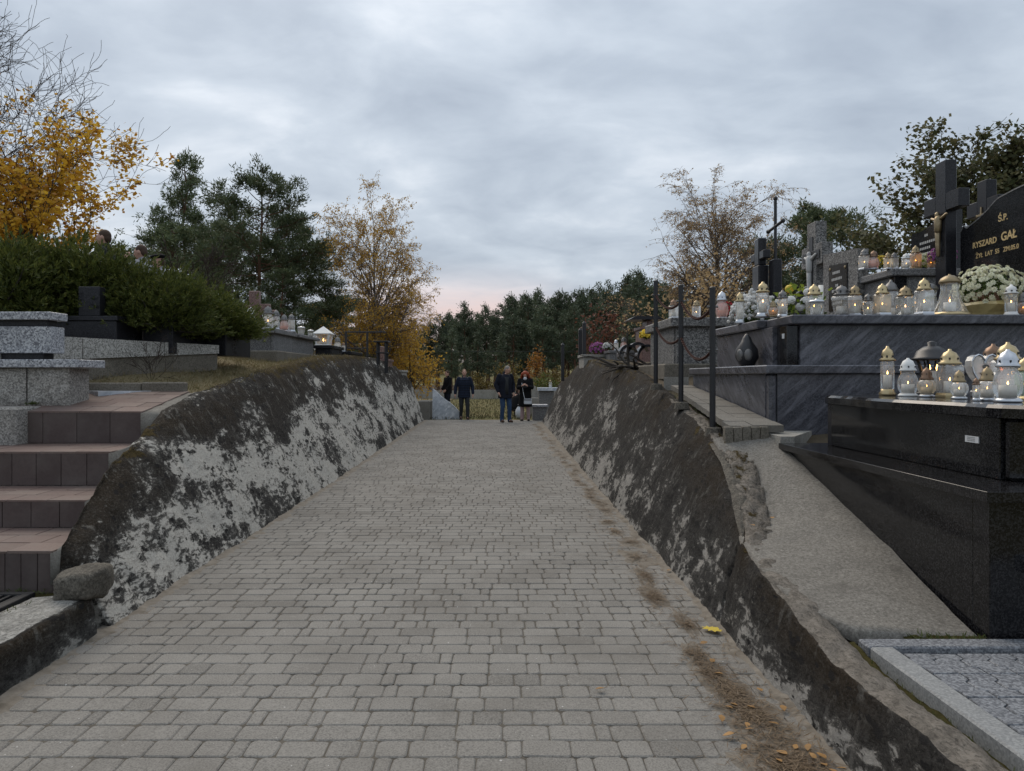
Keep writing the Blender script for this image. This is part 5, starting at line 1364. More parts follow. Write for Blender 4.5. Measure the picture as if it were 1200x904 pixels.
def make_tree(name, wood, leafm, build, ntube=5, norm=None):
    """returns empty with trunk, branches and crown meshes around the origin"""
    o = bpy.data.objects.new(name, None); COL.objects.link(o)
    lines, (V, Fq) = build()
    if norm:
        zmax = max([np.max(np.array(l[0])[:, 2]) for g in lines for l in g] + ([V[:, 2].max()] if V is not None else [])); k_ = norm / zmax
        lines = [[([np.asarray(q) * k_ for q in P_], [r_ * k_ for r_ in rr]) for P_, rr in g] for g in lines]
        if V is not None: V = V.reshape(-1, 4, 3); c_ = V.mean(1, keepdims=True); V = (V - c_ + c_ * k_).reshape(-1, 3)
    tv, tf = tubes_mesh(lines[0], 9); arr_mesh('trunk', tv, tf, MATS[wood], o, True)
    rest = [l for g in lines[1:] for l in g]
    if rest: tv, tf = tubes_mesh(rest, ntube); tag(arr_mesh('branches', tv, tf, MATS[{'bark_pine': 'bark_pine', 'bark_birch': 'twig_birch'}.get(wood, 'twig')], o, True), kind='stuff')
    if V is not None: tag(arr_mesh('crown', V, Fq, MATS[leafm], o, False), kind='stuff')
    return o

# ---- Scots pine
def pine_build(seed, H, crown0, spread, nbr, tufts, blades, bl, bw, shape, lean=0.0):
    def f():
        rng = np.random.default_rng(seed)
        P = [np.array((0, 0, -.3))]; 
        for k in range(10): P.append(np.array((lean * (k / 10) ** 2 * H + rng.normal() * .05 * H / 12, rng.normal() * .05 * H / 12, H * (k + 1) / 10)))
        lines = [[(P, [.16 * H / 12 * (1 - .88 * k / 10) + .01 for k in range(11)])], []]
        C, A = [], []
        for b in range(nbr):
            t_ = crown0 + (1 - crown0) * (b + rng.random()) / nbr; t_ = min(t_, .985)
            f_ = t_ * 10; k = min(int(f_), 9); base = P[k] + (P[k + 1] - P[k]) * (f_ - k)
            L = spread * shape((t_ - crown0) / (1 - crown0)) * rng.uniform(.65, 1.2)
            an = b * 2.4 + rng.normal() * .5; up = rng.uniform(-.1, .55) + .5 * (t_ - .6)
            d = np.array((cos(an), sin(an), up)); d /= np.linalg.norm(d); Q = [base]
            for s_ in range(5): d = d + rng.normal(size=3) * .16 + np.array((0, 0, .07)); d /= np.linalg.norm(d); Q.append(Q[-1] + d * L / 5)
            lines[1].append((Q, [.035 * H / 12 * (1 - .16 * q) for q in range(6)]))
            nt_ = max(3, int(tufts * L / spread))
            for q in range(nt_):
                s_ = rng.uniform(.35, 1.0) ** .7 * 5; k2 = min(int(s_), 4); b2 = Q[k2] + (Q[k2 + 1] - Q[k2]) * (s_ - k2)
                off = rng.normal(size=3) * L * .125; off[2] = abs(off[2]) * .6; c = b2 + off
                if q % 2 == 0: lines[1].append(([b2, b2 + off * .6, c], [.012, .009, .006]))
                C.append(c); A.append((d * .4 + off / (np.linalg.norm(off) + 1e-6) * .5 + np.array((0, 0, .35))))
        C = np.array(C); A = np.array(A); A /= np.linalg.norm(A, axis=1, keepdims=True)
        n = len(C); Cr = np.repeat(C, blades, 0) + rng.normal(size=(n * blades, 3)) * bl * .5
        D = unit(n * blades, rng) * .9 + np.repeat(A, blades, 0) * .8; D /= np.linalg.norm(D, axis=1, keepdims=True)
        return lines, leaf_quads(Cr, D, unit(n * blades, rng), bl * rng.uniform(.6, 1.2, n * blades), bw * rng.uniform(.7, 1.3, n * blades))
    return f
round_ = lambda a: .35 + 1.0 * sin(pi * min(1, a * .85 + .22)) * (1 if a < .9 else .7)
cone_ = lambda a: 1.12 - .95 * a
near_pines = [make_tree('pine_tree', 'bark_pine', 'pine_needle', pine_build(21, 11, .18, 3.4, 46, 26, 30, .26, .055, cone_)),
              make_tree('pine_tree', 'bark_pine', 'pine_needle', pine_build(22, 11, .42, 3.3, 34, 26, 30, .26, .055, round_, .03)),
              make_tree('pine_tree', 'bark_pine', 'pine_needle', pine_build(23, 11, .30, 3.2, 40, 26, 30, .26, .055, round_, -.02))]
used = set()
def place(proto, X, Y, z, s, rz, label, group=None, sx=1.0, cat='tree'):
    o = proto if proto.name not in used else dup(proto); used.add(proto.name)
    o.location = (X, Y, z); o.scale = (s * sx, s * sx, s); o.rotation_euler = (0, 0, rz)
    return tag(o, label, cat, group)
def put_pine(k, u, vtop, Y, label, rz, z=1.4, sx=1.0):
    H = Z_at(vtop, Y) - z; place(near_pines[k], X_at(u, Y), Y, z, H / 11.2, rz, label, 'pines on the left bank', sx)
put_pine(0, 216, 183, 36, 'cone-shaped dark pine, tallest on the left beside the yellow maple', .3, sx=.8)
put_pine(1, 303, 208, 31, 'round-topped pine with bare reddish trunk above the left grey tomb', 1.1, sx=1.0)
put_pine(2, 258, 262, 42, 'dark pine filling the gap between the cone-shaped and round-topped pines', 2.2, sx=1.1)
put_pine(2, 345, 262, 34, 'pine sloping down to the right of the round-topped pine', .9, sx=1.05)
put_pine(0, 382, 322, 36, 'low bushy pine just left of the golden birch', 4.0, sx=1.5)
put_pine(0, 330, 318, 28, 'broad young pine behind the left grey tomb', 5.0, sx=1.7)
put_pine(2, 200, 268, 30, 'shaded pine behind the juniper hedge', 2.8, sx=1.3)
put_pine(1, 405, 350, 44, 'small distant pine behind the golden birch', 3.0, sx=1.4)

rp = make_tree('pine_tree', 'bark_pine', 'pine_needle', pine_build(31, 9, .35, 2.6, 26, 26, 34, .26, .055, round_, .04))
rp.location = (X_at(950, 31), 31, 1.0); rp.scale = ((Z_at(240, 31) - 1) / 9.3,) * 3; tag(rp, 'flat-topped pine behind the granite cross on the right', 'tree')
rp2 = dup(rp); rp2.location = (X_at(922, 36), 36, 1.0); rp2.scale = (1.1, 1.1, (Z_at(312, 36) - 1) / 9.3); rp2.rotation_euler = (0, 0, 2); tag(rp2, 'low dark pine behind the weathered stone cross', 'tree')

# ---- forest across the meadow
far_pines = [make_tree('forest_pine', 'bark_pine', 'pine_far', pine_build(41 + k, 13, (.42, .36, .46, .25)[k], (1.7, 1.9, 1.6, 1.7)[k], (22, 24, 22, 30)[k], 10, 20, .48, .12, (round_, round_, round_, cone_)[k], .02 * (k - 1)), 4) for k in range(4)]
skyline = [(380, 395), (470, 392), (500, 386), (520, 371), (535, 360), (560, 357), (575, 360), (600, 343), (622, 334), (650, 341), (680, 333), (700, 338), (725, 334), (746, 316), (765, 326), (800, 335), (860, 340), (920, 338), (1000, 345)]
fr_ = random.Random(77)
u = 385
while u < 1010:
    Y = fr_.uniform(88, 104); vt = interp(skyline, u) + fr_.uniform(-6, 16); H = Z_at(vt, Y)
    place(far_pines[fr_.choice((0, 1, 2))], X_at(u, Y), Y, -.1, H / 13.3, fr_.uniform(0, 6), 'tall dark pine of the far forest skyline beyond the meadow', 'forest pines on the skyline', fr_.uniform(.85, 1.15))
    u += fr_.uniform(6, 12)
u = 470
while u < 800:
    Y = fr_.uniform(74, 86); vt = interp(skyline, u) + fr_.uniform(22, 55); H = Z_at(vt, Y)
    place(far_pines[fr_.choice((3, 0, 1, 3))], X_at(u, Y), Y, -.1, H / 13.3, fr_.uniform(0, 6), 'lower pine in the front row of the far forest edge', 'forest pines in the front row', fr_.uniform(1.0, 1.35))
    u += fr_.uniform(11, 18)
u = 380
while u < 1000:
    Y = fr_.uniform(108, 135); vt = interp(skyline, u) + fr_.uniform(5, 22); H = Z_at(vt, Y)
    place(far_pines[fr_.choice((0, 1, 2, 3))], X_at(u, Y), Y, -.1, H / 13.3, fr_.uniform(0, 6), 'shaded pine deep inside the far forest', 'forest pines deep inside', fr_.uniform(1.0, 1.3))
    u += fr_.uniform(14, 22)

u = 370
while u < 1010:
    Y = fr_.uniform(140, 190); H = Z_at(interp(skyline, u) + fr_.uniform(25, 50), Y)
    place(far_pines[3], X_at(u, Y), Y, -.1, H / 13.3, fr_.uniform(0, 6), 'shaded pine deep inside the far forest', 'forest pines deep inside', fr_.uniform(1.3, 1.7))
    u += fr_.uniform(9, 15)
# ---- small broadleaf bushes at the forest edge
def bush_build(seed, H, W, n, ls, base=0.15):
    def f():
        rng = np.random.default_rng(seed); lines = [[([np.array((0, 0, -.1)), np.array((.05, 0, H * .3)), np.array((0, .05, H * .75))], [.05, .04, .015])], []]
        C = []
        for b in range(16):
            an = rng.uniform(0, 6.3); e = np.array((cos(an) * W * rng.uniform(.3, 1), sin(an) * W * rng.uniform(.3, 1), H * rng.uniform(base + .15, 1.0)))
            b0 = np.array((0, 0, H * rng.uniform(.1, .5))); lines[1].append(([b0, (b0 + e) / 2 + np.array((0, 0, .1)), e], [.02, .014, .006]))
            k = n // 16; C.append(e + rng.normal(size=(k, 3)) * np.array((W * .3, W * .3, H * .13)))
        C = np.concatenate(C); D = unit(len(C), rng)
        return lines, leaf_quads(C, D, unit(len(C), rng), ls * rng.uniform(.7, 1.3, len(C)), ls * .7 * rng.uniform(.7, 1.2, len(C)))
    return f
for (nm, m_, u, Y, H, W, lab, sd_) in (('orange_bush', 'orange_leaf', 629, 66, 3.9, .7, 'slender orange bush at the forest edge above the red-haired woman', 3), ('orange_bush', 'dull_leaf', 597, 70, 2.8, 1.1, 'dull yellow bush at the forest edge behind the grey-haired man', 4),
                                       ('orange_bush', 'dull_leaf', 647, 64, 2.2, 1.2, 'olive yellow bush beside the far end of the right wall', 5), ('green_bush', 'juniper', 634, 62, 1.6, 1.2, 'low dark green bush by the far end of the right wall', 6),
                                       ('rust_bush', 'rust_leaf', 704, 42, 3.6, 1.0, 'rust-brown bush rising behind the right hump', 7), ('yellow_bush', 'dull_leaf', 563, 72, 2.0, 1.2, 'faded yellow bush at the forest edge above the navy jacket man', 8)):
    o = make_tree(nm, 'bark_grey', m_, bush_build(sd_, H, W, 700, .20)); z0 = .0 if Y > 45 else 1.4
    o.location = (X_at(u, Y), Y, z0 - .05); tag(o, lab, 'bush')

# ---- birches
def birch_build(seed, H, W, leafn, lsz, low):
    def f():
        rng = np.random.default_rng(seed); lines = [[], [], [], []]; tips = []
        par = dict(seg=(9, 6, 6, 5), wig=(.05, .10, .16, .18), grav=(.02, .05, -.04, -.22), nb=(46, 11, 9, 0), t0=(.12, .22, .15, 0), ang=(.72, .7, .8, .6), len=(.50, .46, .60, 0), rmin=.005, taper=1.0)
        grow(rng, (0, 0, -.2), (0.02, 0, 1), H * .93, .13 * H / 9, 0, 3, lines, tips, par)
        C = []
        for P, d in tips:
            P = np.array(P); zrel = P[:, 2].mean() / H
            k = rng.poisson(leafn * (1.0 + low * max(0, .55 - zrel) * 4))
            for q in range(k):
                s_ = rng.random() * (len(P) - 1); j = min(int(s_), len(P) - 2); C.append(P[j] + (P[j + 1] - P[j]) * (s_ - j) + rng.normal(size=3) * .05)
        C = np.array(C); D = unit(len(C), rng); D[:, 2] = -abs(D[:, 2]) - .4; D /= np.linalg.norm(D, axis=1, keepdims=True)
        return lines, leaf_quads(C, D, unit(len(C), rng), lsz * rng.uniform(.7, 1.3, len(C)), lsz * .75 * rng.uniform(.7, 1.2, len(C)))
    return f
b1 = make_tree('birch_tree', 'bark_birch', 'birch_leaf_yellow', birch_build(51, 9.5, 2.2, 5.0, .065, 1.9), 4, 9.5)
b1.location = (X_at(441, 30), 30, .5); b1.scale = (1.0, 1.0, (Z_at(201, 30) - .5) / 9.5); tag(b1, 'golden birch with thin top at the end of the left wall', 'tree')
b2 = make_tree('birch_tree', 'bark_birch', 'birch_leaf', birch_build(57, 9.5, 2.2, 3.6, .06, .4), 4, 9.5)
b2.location = (X_at(838, 26), 26, 1.0); b2.scale = (1.08, 1.08, (Z_at(178, 26) - 1) / 9.5); b2.rotation_euler = (0, .05, 1); tag(b2, 'sparse weeping birch behind the chained posts', 'tree')
b3 = dup(b1); b3.location = (X_at(470, 34), 34, .2); b3.scale = (.75, .75, .55); b3.rotation_euler = (0, 0, 2); tag(b3, 'lower golden birch hanging over the end of the left wall', 'tree')
for ch in b3.children: pass
yb = make_tree('golden_bush', 'bark_grey', 'birch_leaf_yellow', bush_build(61, 3.2, 1.0, 1500, .12, .0)); yb.location = (X_at(480, 31), 31, .1); tag(yb, 'golden bush beneath the birch at the left wall end', 'bush')
yb2 = make_tree('golden_bush', 'bark_grey', 'birch_leaf', bush_build(62, 2.6, 1.3, 1100, .1, .2)); yb2.location = (X_at(812, 20), 20, 1.9); tag(yb2, 'brownish weeping bush between the posts behind the chip granite tomb', 'bush')

# ---- maple, bare tree and the dark broadleaf tree
def broad_build(seed, H, par, leaf=None, maxl=4):
    def f():
        rng = np.random.default_rng(seed); lines = [[], [], [], [], []]; tips = []
        grow(rng, (0, 0, -.3), par['dir'], H * par['stem'], .16 * H / 9, 0, maxl, lines, tips, par)
        if not leaf: return lines, (None, None)
        n, lsz, sel, clump = leaf; C = []
        for P, d in tips:
            P = np.array(P)
            if not sel(P.mean(0), rng): continue
            c0 = P[rng.integers(1, len(P))]; C.append(c0 + rng.normal(size=(n, 3)) * clump)
        C = np.concatenate(C); D = unit(len(C), rng); D[:, 2] -= .5; D /= np.linalg.norm(D, axis=1, keepdims=True)
        Nn = unit(len(C), rng) * .6 + np.array((0, -.3, .8))
        return lines, leaf_quads(C, D, Nn, lsz * rng.uniform(.6, 1.25, len(C)), lsz * .95 * rng.uniform(.7, 1.2, len(C)))
    return f
PB = dict(dir=(.12, 0, 1), stem=.5, seg=(7, 7, 6, 5, 4), wig=(.05, .09, .13, .17, .2), grav=(0, .03, .03, .02, .0), nb=(9, 7, 6, 4, 0), t0=(.35, .25, .2, .2, 0), ang=(.75, .65, .6, .6, .6), len=(1.05, .62, .55, .55, 0), rmin=.007)
o = make_tree('bare_tree', 'bark_grey', 'maple_yellow', broad_build(71, 12.5, dict(PB, nb=(10, 9, 8, 6, 0), seg=(7, 8, 8, 6, 5), wig=(.05, .10, .15, .2, .24), grav=(0, .05, .05, .04, .02), rmin=.0075)), norm=10.8); o.location = (-14.5, 17, 1.9); o.rotation_euler = (0, .06, .4); tag(o, 'tall bare tree with fine twigs at the top left', 'tree')
PM = dict(PB, dir=(.05, 0, 1), stem=.42, nb=(9, 7, 6, 4, 0), len=(.95, .6, .55, .5, 0))
o = make_tree('maple_tree', 'bark_grey', 'maple_yellow', broad_build(73, 9.2, PM, (15, .115, lambda p, r: r.random() < .72, .15)), norm=8.4); o.scale = (1.1, 1.1, 1.0); o.location = (-11.6, 19, 1.3); tag(o, 'yellow-leaved maple half bare behind the juniper hedge', 'tree')
o = make_tree('hedge_shrub', 'bark_grey', 'rust_leaf', broad_build(75, 3.0, dict(PB, stem=.3, nb=(8, 6, 5, 4, 0), rmin=.006), None), norm=2.6); o.location = (X_at(205, 15), 15, 2.0); tag(o, 'bare brown twiggy shrub behind the hedge figures', 'shrub')
PD = dict(PB, dir=(0, 0, 1), stem=.45, nb=(9, 7, 6, 4, 0), len=(.85, .6, .55, .5, 0))
o = make_tree('broadleaf_tree', 'bark_grey', 'dark_leaf', broad_build(77, 8.6, PD, (13, .13, lambda p, r: True, .15)), norm=6.6); o.location = (X_at(1165, 20), 20, 2.2); o.scale = (1.0, 1.0, 1.0); tag(o, 'dark green broadleaf tree behind the black crosses', 'tree')

# ---- spreading junipers
def juniper_build(seed, W, H, nbr, sprays):
    rng = np.random.default_rng(seed); lines = []; C = []; A = []
    for b in range(nbr):
        an = rng.uniform(0, 2 * pi); L = W * rng.uniform(.55, 1.0); el = rng.uniform(.25, 1.15)
        d = np.array((cos(an) * cos(el), sin(an) * cos(el), sin(el))); P = [np.array((rng.normal() * .1, rng.normal() * .1, .0))]
        sc_ = L if el < .8 else H * rng.uniform(.7, 1)
        for k in range(7):
            d = d + rng.normal(size=3) * .10 + np.array((0, 0, -.035)); d /= np.linalg.norm(d); P.append(P[-1] + d * sc_ / 7)
        lines.append((P, [.028 * (1 - .12 * k) for k in range(8)]))
        for q in range(sprays):
            s_ = rng.uniform(.22, 1) ** .75 * 7; k = min(int(s_), 6); c = P[k] + (P[k + 1] - P[k]) * (s_ - k)
            off = rng.normal(size=3) * .16; off[2] = abs(off[2]) * .9 - .05
            C.append(c + off); a = d * .7 + off / (np.linalg.norm(off) + 1e-6) * .7 + np.array((0, 0, .25)); A.append(a / np.linalg.norm(a))
    C = np.array(C); A = np.array(A); n = len(C); bld = 12
    k = np.tile(np.arange(bld), n); t_ = (k / bld)[:, None]
    Ar = np.repeat(A, bld, 0); Sl = rng.uniform(.10, .20, n).repeat(bld)[:, None]
    base = np.repeat(C, bld, 0) + Ar * Sl * t_ + rng.normal(size=(n * bld, 3)) * .006
    side = unit(n * bld, rng); D = Ar * .75 + side * .62 * (1.1 - t_); D /= np.linalg.norm(D, axis=1, keepdims=True)
    V, Fq = leaf_quads(base, D, unit(n * bld, rng), (.085 * rng.uniform(.7, 1.3, n * bld) * (1.15 - .5 * t_[:, 0])), .021 * np.ones(n * bld))
    return lines, V, Fq
JP = []
for k, (W, H) in enumerate(((1.25, 1.35), (1.1, 1.2))):
    o = bpy.data.objects.new('juniper_bush', None); COL.objects.link(o); lines, V, Fq = juniper_build(81 + k, W, H, 58, 64)
    tv, tf = tubes_mesh(lines, 5); arr_mesh('stems', tv, tf, MATS['bark_grey'], o, True); arr_mesh('foliage', V, Fq, MATS['juniper'], o); JP.append(o)
jl = ['dark juniper bush at the left picture edge above the speckled tomb', 'second juniper bush from the left, behind the upright black stone', 'tall juniper bush in front of the short-haired man', 'juniper bush below the grey-hooded figure', 'juniper bush spilling over the low black tomb', 'rightmost juniper bush reaching to the white-capped lantern', 'juniper bush hanging over the small black tomb', 'juniper bush peeking above at the left behind the others']
for k, (u, vb, Y, s, q) in enumerate(((-15, 372, 9.2, .92, 0), (45, 370, 9.9, .92, 1), (112, 370, 10.0, .78, 0), (165, 382, 10.0, .76, 1), (190, 380, 9.7, .58, 0), (255, 392, 10.9, .62, 1), (222, 386, 10.6, .72, 0), (5, 360, 10.6, .88, 1))):
    o = JP[q] if not JP[q].name in used else dup(JP[q]); used.add(JP[q].name)
    o.location = (X_at(u, Y), Y, Z_at(vb, Y) - .12); o.scale = (s, s, s); o.rotation_euler = (0, 0, k * 1.3); tag(o, jl[k], 'juniper', 'junipers of the left hedge')

# ---- turf blades and litter
n = 15000; rng = np.random.default_rng(91)
X = rng.uniform(-5.2, -2.9, n * 2); Y = rng.uniform(8.35, 17, n * 2)
keep = [i for i in range(n * 2) if X[i] < crestL(Y[i]) - .05 and nz(X[i] * 2.2, Y[i] * 2.2) > rng.uniform(-.9, .5)][:n]
C = np.array([(X[i], Y[i], hL(X[i], Y[i]) - .01) for i in keep]); m_ = len(C)
D = unit(m_, rng) * .9; D[:, 2] = abs(D[:, 2]) + .25; D /= np.linalg.norm(D, axis=1, keepdims=True)
V, Fq = leaf_quads(C, D, unit(m_, rng), rng.uniform(.04, .12, m_), rng.uniform(.004, .009, m_))
tag(arr_mesh('dry_grass', V, Fq, MATS['grass_blade']), 'dry straw-coloured grass on the bank above the left wall', 'grass', kind='stuff')
# green weeds along joints
C = []
for k in range(900):
    c = R.choice(((-2.84, R.uniform(2.6, 4.55), .225), (R.uniform(-3.6, -2.85), 4.74, .22), (1.72 + R.uniform(-.03, .03), R.uniform(2.1, 3.6), .25), (-4.55 + R.uniform(-.03, .03), 7.25, 1.33), (R.uniform(2.05, 2.4), 3.67, .30), (2.18 + .02 * R.random(), R.uniform(6.7, 9.4), 0)))
    z = c[2] if c[2] else interp(TOPR, c[1]) + .01
    x = c[0] if c[2] else crestR(c[1]) + .17 + R.uniform(-.04, .04)
    C.append((x + R.gauss(0, .015), c[1] + R.gauss(0, .02), z))
C = np.array(C); m_ = len(C); D = unit(m_, rng) * .8; D[:, 2] = abs(D[:, 2]) + .3; D /= np.linalg.norm(D, axis=1, keepdims=True)
V, Fq = leaf_quads(C, D, unit(m_, rng), rng.uniform(.015, .05, m_), rng.uniform(.003, .007, m_))
tag(arr_mesh('joint_weeds', V, Fq, MATS['green_blade']), 'small green weeds growing in the stone joints', 'weeds', kind='stuff')
# meadow grass tufts
n = 9000; X = rng.uniform(-6, 5, n); Y = 26.5 + 26 * rng.random(n) ** 1.4
C = np.stack([X, Y, np.array([gz(a, b) for a, b in zip(X, Y)])], 1); D = unit(n, rng) * .6; D[:, 2] = abs(D[:, 2]) + .5; D /= np.linalg.norm(D, axis=1, keepdims=True)
V, Fq = leaf_quads(C, D, unit(n, rng), rng.uniform(.08, .2, n), rng.uniform(.015, .03, n))
tag(arr_mesh('meadow_grass', V, Fq, MATS['meadow_blade']), 'short green and yellow meadow grass beyond the path', 'grass', kind='stuff')
# bare sapling twigs by the pale wall
o = make_tree('bare_sapling', 'twig', 'rust_leaf', broad_build(95, .55, dict(PB, stem=.5, seg=(4, 4, 4, 3, 3), nb=(6, 4, 3, 2, 0), rmin=.0025), None, 3)); o.location = (X_at(177, 9.0), 9.0, 1.68); tag(o, 'little leafless sapling in front of the pale plot wall', 'sapling')
# pine needles on the path
C, Yw = [], []
for xc, yc, rx, ry, sd_ in PATCH:
    k = int(2600 * rx * ry * 8) if yc < 6 else 170
    a = rng.uniform(0, 2 * pi, k); q = np.abs(rng.normal(size=k)) * .62 * np.array([1 + .7 * nz(cos(t_) * 1.7, sin(t_) * 1.7, sd_) + .35 * nz(cos(t_) * 5, sin(t_) * 5, sd_) for t_ in a])
    P_ = np.stack([xc + rx * q * np.cos(a), yc + ry * q * np.sin(a), np.zeros(k)], 1); P_[:, 2] = np.array([pz(b) for b in P_[:, 1]]) + .010 + rng.random(k) * .010; C.append(P_)
k = 900; P_ = np.stack([rng.uniform(1.0, 1.42, k), rng.uniform(2.9, 9, k), np.full(k, .008)], 1); C.append(P_)
C = np.concatenate(C); m_ = len(C); a = rng.uniform(0, 2 * pi, m_); D = np.stack([np.cos(a), np.sin(a), rng.normal(size=m_) * .06], 1); D /= np.linalg.norm(D, axis=1, keepdims=True)
Nn = np.tile(np.array((0, 0, 1.)), (m_, 1)) + rng.normal(size=(m_, 3)) * .15
V, Fq = leaf_quads(C, D, Nn, rng.uniform(.04, .09, m_), rng.uniform(.003, .0055, m_))
tag(arr_mesh('needle_litter', V, Fq, MATS['litter_needle']), 'brown pine needle litter drifted along the right edge of the path', 'litter', kind='stuff')
# fallen leaves
def leaf_outline(kind, L):
    if kind == 'maple':
        pr_ = [(0, 0), (.10, .16), (.42, .02), (.36, .22), (.62, .30), (.46, .44), (.50, .62), (.30, .56), (.20, .74), (.12, .70), (0, 1.0)]
    else: pr_ = [(0, 0), (.16, .12), (.30, .32), (.30, .5), (.2, .75), (0, 1)]
    return [(p * L, q * L) for p, q in pr_] + [(-p * L, q * L) for p, q in pr_[-2:0:-1]]
def fallen(X, Y, z, L, kind, label, group=None, mat='fallen_leaf', tilt=.12):
    ol = leaf_outline(kind, L); m = MB(); rz = R.uniform(0, 6.28); M_ = Matrix.Rotation(rz, 3, 'Z') @ Matrix.Rotation(R.uniform(-tilt, tilt), 3, 'X') @ Matrix.Rotation(R.uniform(-tilt, tilt), 3, 'Y')
    top, bot = [], []
    for p, q in ol:
        c = Vector((p, q - L / 2, .16 * abs(p) * (1 if kind != 'maple' else .3) + .02 * L * sin(q * 90)))
        top.append(M_ @ c + Vector((X, Y, z + .008))); bot.append(M_ @ (c - Vector((0, 0, .0012))) + Vector((X, Y, z + .008)))
    m.loft([bot, top]); m.org = Vector((X, Y, z)); o = m.build('fallen_leaf', MATS[mat]); o.location = (X, Y, z)
    s_ = MB((X, Y, z)).tube([M_ @ Vector((0, -L / 2, 0)) + Vector((X, Y, z + .008)), M_ @ Vector((L * .06, -L * .85, .004)) + Vector((X, Y, z + .008))], .0014, 4).build('stalk', MATS['litter_needle'], o)
    return tag(o, label, 'leaf', group)
fallen(X_at(836, 4.66), 4.66, .012, .115, 'maple', 'big pale yellow maple leaf on the path at the right edge', mat='petal_yellow', tilt=.04)
for k in range(18):
    yy = R.uniform(2.95, 3.6); fallen(R.uniform(1.02, 1.40), yy, pz(yy) + .014, R.uniform(.035, .055), 'birch', 'small orange-yellow leaf lying in the litter at the bottom right', 'leaves in the near litter', tilt=.35)
for (u, v, lab) in ((890, 812, 'small orange leaf by itself halfway between litter and wall'), (842, 793, 'orange leaf lying on needles below the maple leaf'), (825, 757, 'small orange leaf touching the needles left of the maple leaf'), (835, 778, 'pale orange leaf between the litter patches'),
                    (703, 811, 'lone yellow leaf out on the blocks near the path middle'), (784, 671, 'lone small leaf near the foot of the right wall halfway up'), (918, 834, 'pale leaf lying close to the right wall foot'), (718, 622, 'yellow leaf on the far needle patch')):
    Y = EYE * F / (v - 442); fallen(X_at(u, Y), Y, pz(Y) + .012, .05, 'birch', lab, tilt=.2)
for (u, v, Y, z, lab) in ((905, 634, 4.95, .655, 'orange leaf lying on the concrete ramp'), (882, 633, 4.98, .60, 'brown leaf on the rubble edge of the ramp')): fallen(X_at(u, Y), Y, z, .05, 'birch', lab)

# ---- flowers on the graves
def bloom_ball(name, label, c, r, zsq, nb, bs, pm, lm, pot=None, cat='flowers', zmin=-.35, ball=False):
    f = thing(name, label, cat, (c[0], c[1], c[2] - r * zsq)); rng = np.random.default_rng(int(c[0] * 100)); C, Nv = [], []
    ga = pi * (3 - 5 ** .5)
    for k in range(nb):
        zz = 1 - (1 - zmin) * (k + .5) / nb; rr = (1 - zz * zz) ** .5 if abs(zz) < 1 else 0; a = k * ga
        nrm = np.array((rr * cos(a), rr * sin(a), zz)) + rng.normal(size=3) * .06; C.append(np.array(c) + nrm * np.array((r, r, r * zsq)) * rng.uniform(.93, 1.03)); Nv.append(nrm / np.linalg.norm(nrm))
    C = np.array(C); Nv = np.array(Nv); VV, FF = [], []; i0 = 0; np_ = 9
    for ring, (tilt, ln) in enumerate(((.25, 1.0), (.75, .72))):
        for q in range(np_):
            ref = np.cross(Nv, np.array((.3, .5, .8))); ref /= np.linalg.norm(ref, axis=1, keepdims=True); r2 = np.cross(Nv, ref)
            an = 2 * pi * q / np_ + ring * .3; D = (ref * cos(an) + r2 * sin(an)) * cos(tilt) + Nv * sin(tilt)
            V, Fq = leaf_quads(C, D, Nv, np.full(nb, bs * ln), np.full(nb, bs * .62)); VV.append(V); FF.append(Fq + i0); i0 += len(V)
    if ball:      # tight pompon heads
        tv = [(cos(2 * pi * q / 7) * cos(e_), sin(2 * pi * q / 7) * cos(e_), sin(e_)) for e_ in (-.9, 0, .55, 1.1, 1.5) for q in range(7)]; tv = np.array(tv); m7 = 7
        tf = np.array([(k * m7 + q, k * m7 + (q + 1) % m7, (k + 1) * m7 + (q + 1) % m7, (k + 1) * m7 + q) for k in range(4) for q in range(m7)])
        ref = np.cross(Nv, np.array((.3, .5, .8))); ref /= np.linalg.norm(ref, axis=1, keepdims=True); r2 = np.cross(Nv, ref)
        szs = rng.uniform(.8, 1.15, (nb, 1, 1)) * bs
        PV = C[:, None, :] + szs * (ref[:, None, :] * tv[None, :, 0:1] + r2[:, None, :] * tv[None, :, 1:2] + Nv[:, None, :] * tv[None, :, 2:3] * .75) + rng.normal(size=(nb, len(tv), 3)) * bs * .07
        VV = [PV.reshape(-1, 3)]; FF = [(tf[None] + (np.arange(nb) * len(tv))[:, None, None]).reshape(-1, 4)]
    V = np.concatenate(VV) - np.array(f.location); tag(arr_mesh('blooms', V, np.concatenate(FF), MATS[pm], f), kind='stuff')
    k = nb * 5; D = unit(k, rng); D[:, 2] = D[:, 2] * .8 - .05; D[:, 2] = np.maximum(D[:, 2], zmin); Cl = np.array(c) + D * np.array((r, r, r * zsq)) * rng.uniform(.45, .93, (k, 1))
    V, Fq = leaf_quads(Cl - np.array(f.location), unit(k, rng), unit(k, rng), rng.uniform(.6, 1.2, k) * bs * 1.5, rng.uniform(.6, 1.2, k) * bs * .8); tag(arr_mesh('foliage', V, Fq, MATS[lm], f), kind='stuff')
    if pot:
        z0 = pot[1]; MB(f.location).lathe([(r * .42, z0), (r * .60, z0 + .12), (r * .66, c[2] - .02), (r * .5, c[2])], 12, (c[0], c[1], 0)).build('pot', MATS[pot[0]], f, True)
    return f
cf = bloom_ball('chrysanthemum', 'large dome of cream chrysanthemums in gold wrapping before the headstone', (X_at(1158, 7.95), 7.95, 2.50), .335, .85, 270, .034, 'petal_cream', 'flower_leaf', ('terracotta', Z2 + .001))
m = MB(cf.location); rings = []
